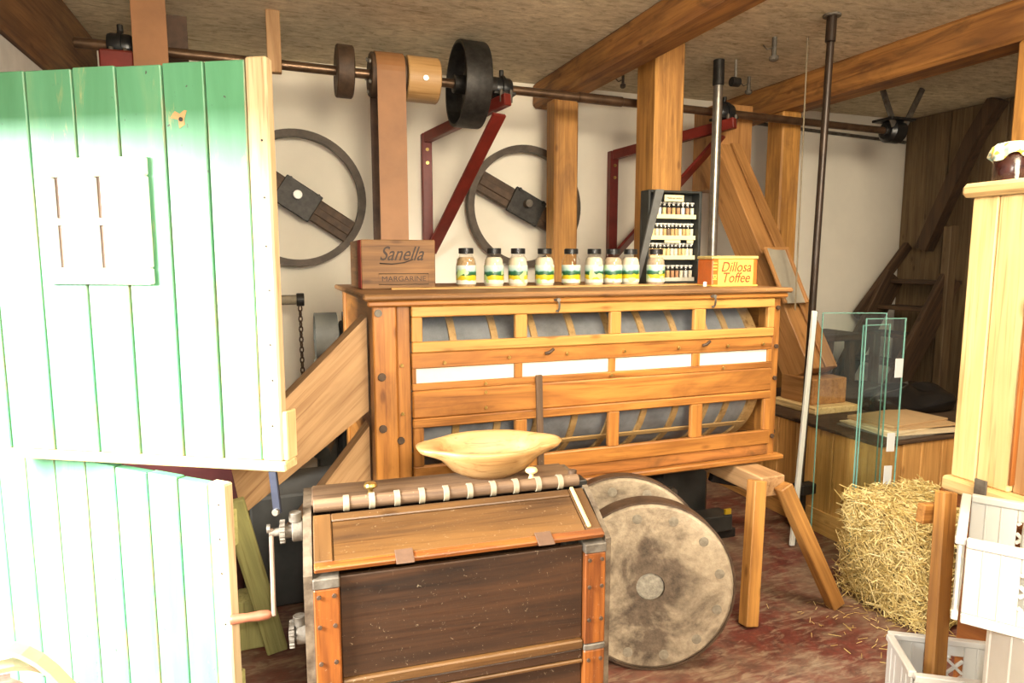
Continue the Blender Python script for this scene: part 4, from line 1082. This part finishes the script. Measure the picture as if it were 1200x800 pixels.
cyl('pipe', (.20, 3.33, .56), (.25, 3.47, .62), .05, M_MACH, mc, 16)
tag(box('grey_bin', (-.12, 2.92, 0), (.40, 3.3, .50), M_DGREY, None, .01), 'dark grey sheet metal bin low behind the crank', 'bin')
tag(bar('green_plank', (-.155, 2.46, .66), (-.03, 2.56, .012), .03, .075, W_GREENP, None, .004, up=(1, 0, 0)), 'narrow yellow-green plank leaning behind the crank', 'plank')
tag(box('green_block', (-.17, 2.62, 0), (-.06, 2.74, .20), W_GREENP, None, .005), 'short green wooden block beside the leaning plank', 'block')
M_REDD = plain('deep_red_paint', (.07, .012, .010), .5, 0, .4, 9)
rb = thing('red_bin', 'dark red wooden bin seen through the gap between the door halves', 'bin', (-.4, 3.2, 0))
box('front', (-.86, 3.0, 0), (-.16, 3.03, .88), M_REDD, rb); box('back', (-.86, 3.42, 0), (-.16, 3.45, .88), M_REDD, rb)
box('side', (-.86, 3.031, 0), (-.83, 3.419, .88), M_REDD, rb); box('side', (-.19, 3.031, 0), (-.16, 3.419, .88), M_REDD, rb)
box('lid', (-.87, 2.98, .8805), (-.15, 3.46, .90), M_REDD, rb)
# peg with hanging chain
pg = thing('wall_peg', 'grey wooden arm on the wall with iron end holding a chain', 'peg', (.05, 4.3, 1.25))
cyl('arm', (-.12, 4.30, 1.26), (.165, 4.30, 1.26), .030, M_PEG, pg, 12)
cyl('end_cap', (.150, 4.30, 1.26), (.195, 4.30, 1.26), .040, M_IRON, pg, 12)
box('support', (-.16, 4.26, 1.0), (-.10, WY - .001, 1.32), M_PEG, pg)
chn = thing('iron_chain', 'rusty iron chain hanging down from the wall arm', 'chain', (.165, 4.30, .45))
LM = tube_mesh([(.011 * math.cos(2 * PI * k / 10), 0, .021 * math.sin(2 * PI * k / 10)) for k in range(10)], .0045, 6, True)
for k in range(22):
    link('link', LM, M_RUST, chn, (.17, 4.30, 1.205 - k * .032), (0, 0, (k % 2) * PI / 2 + .4))
# dark machine parts under the cabinet
mp_ = thing('motor_block', 'dark iron motor block on the floor under the cabinet', 'motor', (2.1, 3.1, 0))
box('housing', (1.92, 2.98, .08), (2.25, 3.28, .46), M_DGREY, mp_, .03)
box('base', (1.86, 2.86, 0), (2.34, 3.32, .05), M_IRON, mp_, .006)
box('foot', (2.10, 2.84, .0505), (2.30, 2.96, .14), M_DGREY, mp_, .006)
cyl('grease_nipple', (1.985, 2.94, .26), (1.985, 2.99, .26), .03, M_STEEL, mp_, 12)
box('yellow_tag', (2.245, 2.835, .145), (2.285, 2.85, .175), plain('yellow_plate', (.75, .48, .03), .4), mp_, .002)
tag(box('back_leg_board', (1.62, 2.92, 0), (1.70, 3.0, .58), W_POST, None, .004), 'short upright board under the middle of the cabinet', 'board')
blob('green_bottle', 'small green glassy scrap lying on the black crossbar', 'scrap', (2.33, 2.84, .345), (.06, .03, .028), plain('green_foil', (.03, .30, .16), .15, .2, .5, 40), 5, 16, 10, .2)

# ---------------------------------------------------------------- pale cupboard, jam jar and crates at the right
cp = thing('pale_cupboard', 'pale spruce cupboard standing on a brown base at the right edge', 'cupboard', (1.9, .85, .9))
PX, PY = 1.66, 1.20
for (a, b_) in ((1.135, 1.20), (1.055, 1.134)):
    box('side_stile', (PX, a, .94), (PX + .025, b_, 1.655), W_PALE, cp, .004)
box('side_panel', (PX + .014, .50, .94), (PX + .026, 1.054, 1.60), W_GREYTIM, cp)
box('side_stile', (PX, .40, .94), (PX + .025, .4995, 1.655), W_PALE, cp, .004)
box('side_rail', (PX, .50, 1.601), (PX + .0255, 1.0545, 1.655), W_PALE, cp, .004)
box('stile_edge', (PX - .002, 1.048, .96), (PX + .013, 1.0545, 1.60), W_BROWNCAB, cp, .001)
box('back', (PX + .026, PY - .02, .94), (PX + .50, PY, 1.655), W_PALE, cp, .004)
box('front', (PX + .026, .40, .94), (PX + .50, .42, 1.655), W_PALE, cp, .004)
box('far_side', (PX + .48, .4205, .94), (PX + .50, PY - .0205, 1.655), W_PALE, cp, .004)
box('top_board', (PX - .02, .37, 1.6555), (PX + .53, PY + .02, 1.69), W_PALE, cp, .010)
box('base_moulding', (PX - .018, .38, .902), (PX + .52, PY + .012, .9395), W_PALE, cp, .006)
box('corner_bracket', (PX - .024, 1.09, .905), (PX - .0185, 1.12, .96), M_GREYMET, cp, .001)
bc = thing('brown_base_cabinet', 'reddish brown base cabinet under the pale cupboard', 'cabinet', (1.95, .8, 0))
box('carcass', (PX + .07, .36, .04), (PX + .52, PY, .86), W_BROWNCAB, bc, .005); box('worktop', (PX - .0, .34, .8605), (PX + .55, PY + .03, .90), W_BROWNCAB, bc, .006); box('plinth', (PX + .09, .40, 0), (PX + .5, PY - .03, .0395), W_DARK, bc)
jj = thing('jam_jar', 'dark plum jam jar with a patterned cloth cap on the cupboard', 'jar', (1.725, 1.155, 1.6905), rotz=0)
lathe('jam', [(.034, .003), (.038, .008), (.038, .062), (.034, .068)], (0, 0, 0), plain('plum_jam', (.055, .012, .010), .25, 0, .6, 45), jj, 24)
lathe('glass_body', [(.036, .0), (.0405, .004), (.0405, .064), (.034, .075), (.034, .085)], (0, 0, 0), M_JARG, jj, 24)
def clothcap():
    n = 64; prof = [(0, .096), (.020, .0965), (.034, .094), (.042, .088), (.046, .078), (.047, .068)]
    vs_, fs = [(0, 0, .097)], []
    for i, (r, z) in enumerate(prof[1:]):
        for k in range(n):
            a = 2 * PI * k / n; w = (i / 4) ** 2
            rr = r * (1 + w * .11 * math.sin(7 * a + .5) + w * .05 * math.sin(13 * a)); vs_.append((rr * math.cos(a), rr * math.sin(a), z - w * .009 * (1 + math.sin(4 * a + 2))))
    for k in range(n): fs.append((0, 1 + k, 1 + (k + 1) % n))
    for i in range(len(prof) - 2):
        for k in range(n): fs.append((1 + i * n + k, 1 + (i + 1) * n + k, 1 + (i + 1) * n + (k + 1) % n, 1 + i * n + (k + 1) % n))
    return mk('cap', vs_, fs, True)
oc = link('cloth_cap', clothcap(), mat_fabric(), jj, (0, 0, 0)); md = oc.modifiers.new('thickness', 'SOLIDIFY'); md.thickness = .0015

def crate(label, C, rz, lx, ly, h, lattice=True):
    t = thing('plastic_crate', label, 'crate', C, 'white plastic crates at the right edge', rotz=rz)
    w = .006
    def wall(ax, s, l, other):
        # wall along axis ax at +-other/2, with corner ribs, rims and a lattice window
        def bb(name, u0, u1, z0, z1, th=w, off=0, b=.002):
            v0, v1 = s * (other / 2) - th / 2 + off, s * (other / 2) + th / 2 + off
            lo = (u0, v0, z0) if ax == 'x' else (v0, u0, z0); hi = (u1, v1, z1) if ax == 'x' else (v1, u1, z1)
            return box(name, lo, hi, M_WHITE, t, b)
        e = l / 2
        bb('rim', -e, e, h - .016, h, .018); bb('bottom_rim', -e, e, 0, .02, .012)
        bb('corner_panel', -e, -e + .085, .0205, h - .0165); bb('corner_panel', e - .085, e, .0205, h - .0165)
        for u in (-e + .028, -e + .056, e - .028, e - .056): bb('rib', u - .002, u + .002, .021, h - .017, .010)
        bb('upper_band', -e + .0855, e - .0855, h - .045, h - .0165); bb('lower_band', -e + .0855, e - .0855, .0205, .05)
        # diagonal lattice
        u0, u1, z0, z1 = -e + .0855, e - .0855, .05, h - .045; pit = .042; H_ = z1 - z0
        k = -int(H_ / pit) - 1
        while u0 + k * pit < u1:
            for sg in (1, -1):
                a = u0 + k * pit; zA, zB = 0.0, H_; uA, uB = a, a + H_
                if uA < u0: zA += u0 - uA; uA = u0
                if uB > u1: zB -= uB - u1; uB = u1
                if uB - uA > .006:
                    za, zb = (z0 + zA, z0 + zB) if sg > 0 else (z1 - zA, z1 - zB)
                    v = s * other / 2
                    p0 = (uA, v, za) if ax == 'x' else (v, uA, za); p1 = (uB, v, zb) if ax == 'x' else (v, uB, zb)
                    bar('lattice_bar', p0, p1, .007, .007, M_WHITE, t, .001)
            k += 1
    for s in (-1, 1): wall('x', s, lx, ly); wall('y', s, ly - .02, lx)
    box('floor_panel', (-lx / 2 + .01, -ly / 2 + .01, .004), (lx / 2 - .01, ly / 2 - .01, .010), M_WHITE, t, .001)
    return t
crate('upper white plastic crate with lattice sides, in front of the cupboard', (1.425, .845, .80), math.radians(34), .30, .24, .17)
crate('grey-white plastic crate at the bottom edge holding the leaning bar', (1.524, 1.039, .27), math.radians(-32.5), .26, .18, .28)
tag(box('crate_stand', (-.09, -.09, 0), (.09, .09, .269), W_BROWNCAB, None, .004), 'brown wooden block under the grey-white crate', 'block').location = (1.52, 1.04, .1345)
# white board box that carries the upper crate
wb = thing('white_board_box', 'white painted board box carrying the upper plastic crate', 'box', (1.40, .75, 0), rotz=math.radians(-32.5))
for i in range(2):
    for s_ in (-1, 1):
        box('board', (-.1 + i * .1 + .001, s_ * .09 - .009, 0), (i * .1 - .001, s_ * .09 + .009, .795), M_WPAINT, wb, .003)
        box('board', (s_ * .09 - .009, -.08 + i * .08 + .001, 0), (s_ * .09 + .009, i * .08 - .001, .795), M_WPAINT, wb, .003)
bp = thing('leaning_bar', 'orange pine bar with a cross cleat leaning between bale and crates', 'bar', (1.47, 1.06, .33))
bar('bar', (1.46, 1.05, .295), (1.575, 1.145, .925), .05, .028, W_POST, bp, .004, up=(0, 1, 0))
bar('cleat', (1.515, 1.165, .868), (1.575, 1.165, .862), .022, .05, W_POST, bp, .003)
cyl('screw', (1.562, 1.125, .87), (1.560, 1.135, .87), .006, M_IRON, bp, 8)
# white cloth hanging beside the cupboard is cropped by the frame; basket at the lower left
bk = thing('hoop_basket', 'pale wooden hoop handled basket at the lower left corner', 'basket', (-.50, 1.40, 0))
W_HOOP = plain('pale_bent_wood', (.56, .46, .30), .6, 0, .25, 12)
lathe('basket_body', [(.13, 0), (.17, .25), (.19, .50), (.18, .50), (.16, .25), (.12, .02)], (-.50, 1.40, 0), W_HOOP, bk, 40)
def band(name, R0, zt, zb, w, yaw, mat):
    pts = [(R0 * math.cos(PI * k / 24), (zt - zb) * math.sin(PI * k / 24)) for k in range(25)]
    vs_, fs = [], []
    cy, sy_ = math.cos(yaw), math.sin(yaw)
    for (u, z) in pts:
        for (du, v) in ((1, -w / 2), (1, w / 2), (.965, w / 2), (.965, -w / 2)):
            x_, y2 = u * du, v
            vs_.append((x_ * cy - y2 * sy_, x_ * sy_ + y2 * cy, zb + z * (1 if du == 1 else .975)))
    for k in range(24):
        for j in range(4): fs.append((4 * k + j, 4 * k + (j + 1) % 4, 4 * k + 4 + (j + 1) % 4, 4 * k + 4 + j))
    fs += [(0, 1, 2, 3), (99, 98, 97, 96)]
    o = link(name, mk(name, vs_, fs), mat, bk, (-.50, 1.40, 0)); return o
band('hoop_handle', .195, .80, .40, .028, math.radians(-15), W_HOOP)
band('hoop_handle', .175, .76, .40, .035, math.radians(20), W_HOOP)

pb = thing('paper_bag', 'white paper bag standing in the upper crate at the right edge', 'bag', (1.395, .80, .811), rotz=.4)
M_PAPER = plain('white_paper', (.66, .65, .60), .8, 0, .06, 6)
vs_, fs = [], []
for z, a, b_ in ((0, .055, .04), (.15, .058, .042), (.28, .055, .036), (.36, .052, .022), (.40, .054, .006)):
    for k in range(16):
        u = 2 * PI * k / 16; c, s_ = math.cos(u), math.sin(u)
        vs_.append((a * math.copysign(abs(c) ** .5, c), b_ * math.copysign(abs(s_) ** .5, s_), z + .004 * math.sin(3 * u)))
for i in range(4):
    for k in range(16): fs.append((i * 16 + k, i * 16 + (k + 1) % 16, (i + 1) * 16 + (k + 1) % 16, (i + 1) * 16 + k))
fs += [tuple(range(16))[::-1], tuple(64 + k for k in range(16))]
link('bag_body', mk('bag', vs_, fs), M_PAPER, pb, (0, 0, 0))
box('folded_top', (-.054, -.008, .385), (.054, .008, .41), M_PAPER, pb, .002)
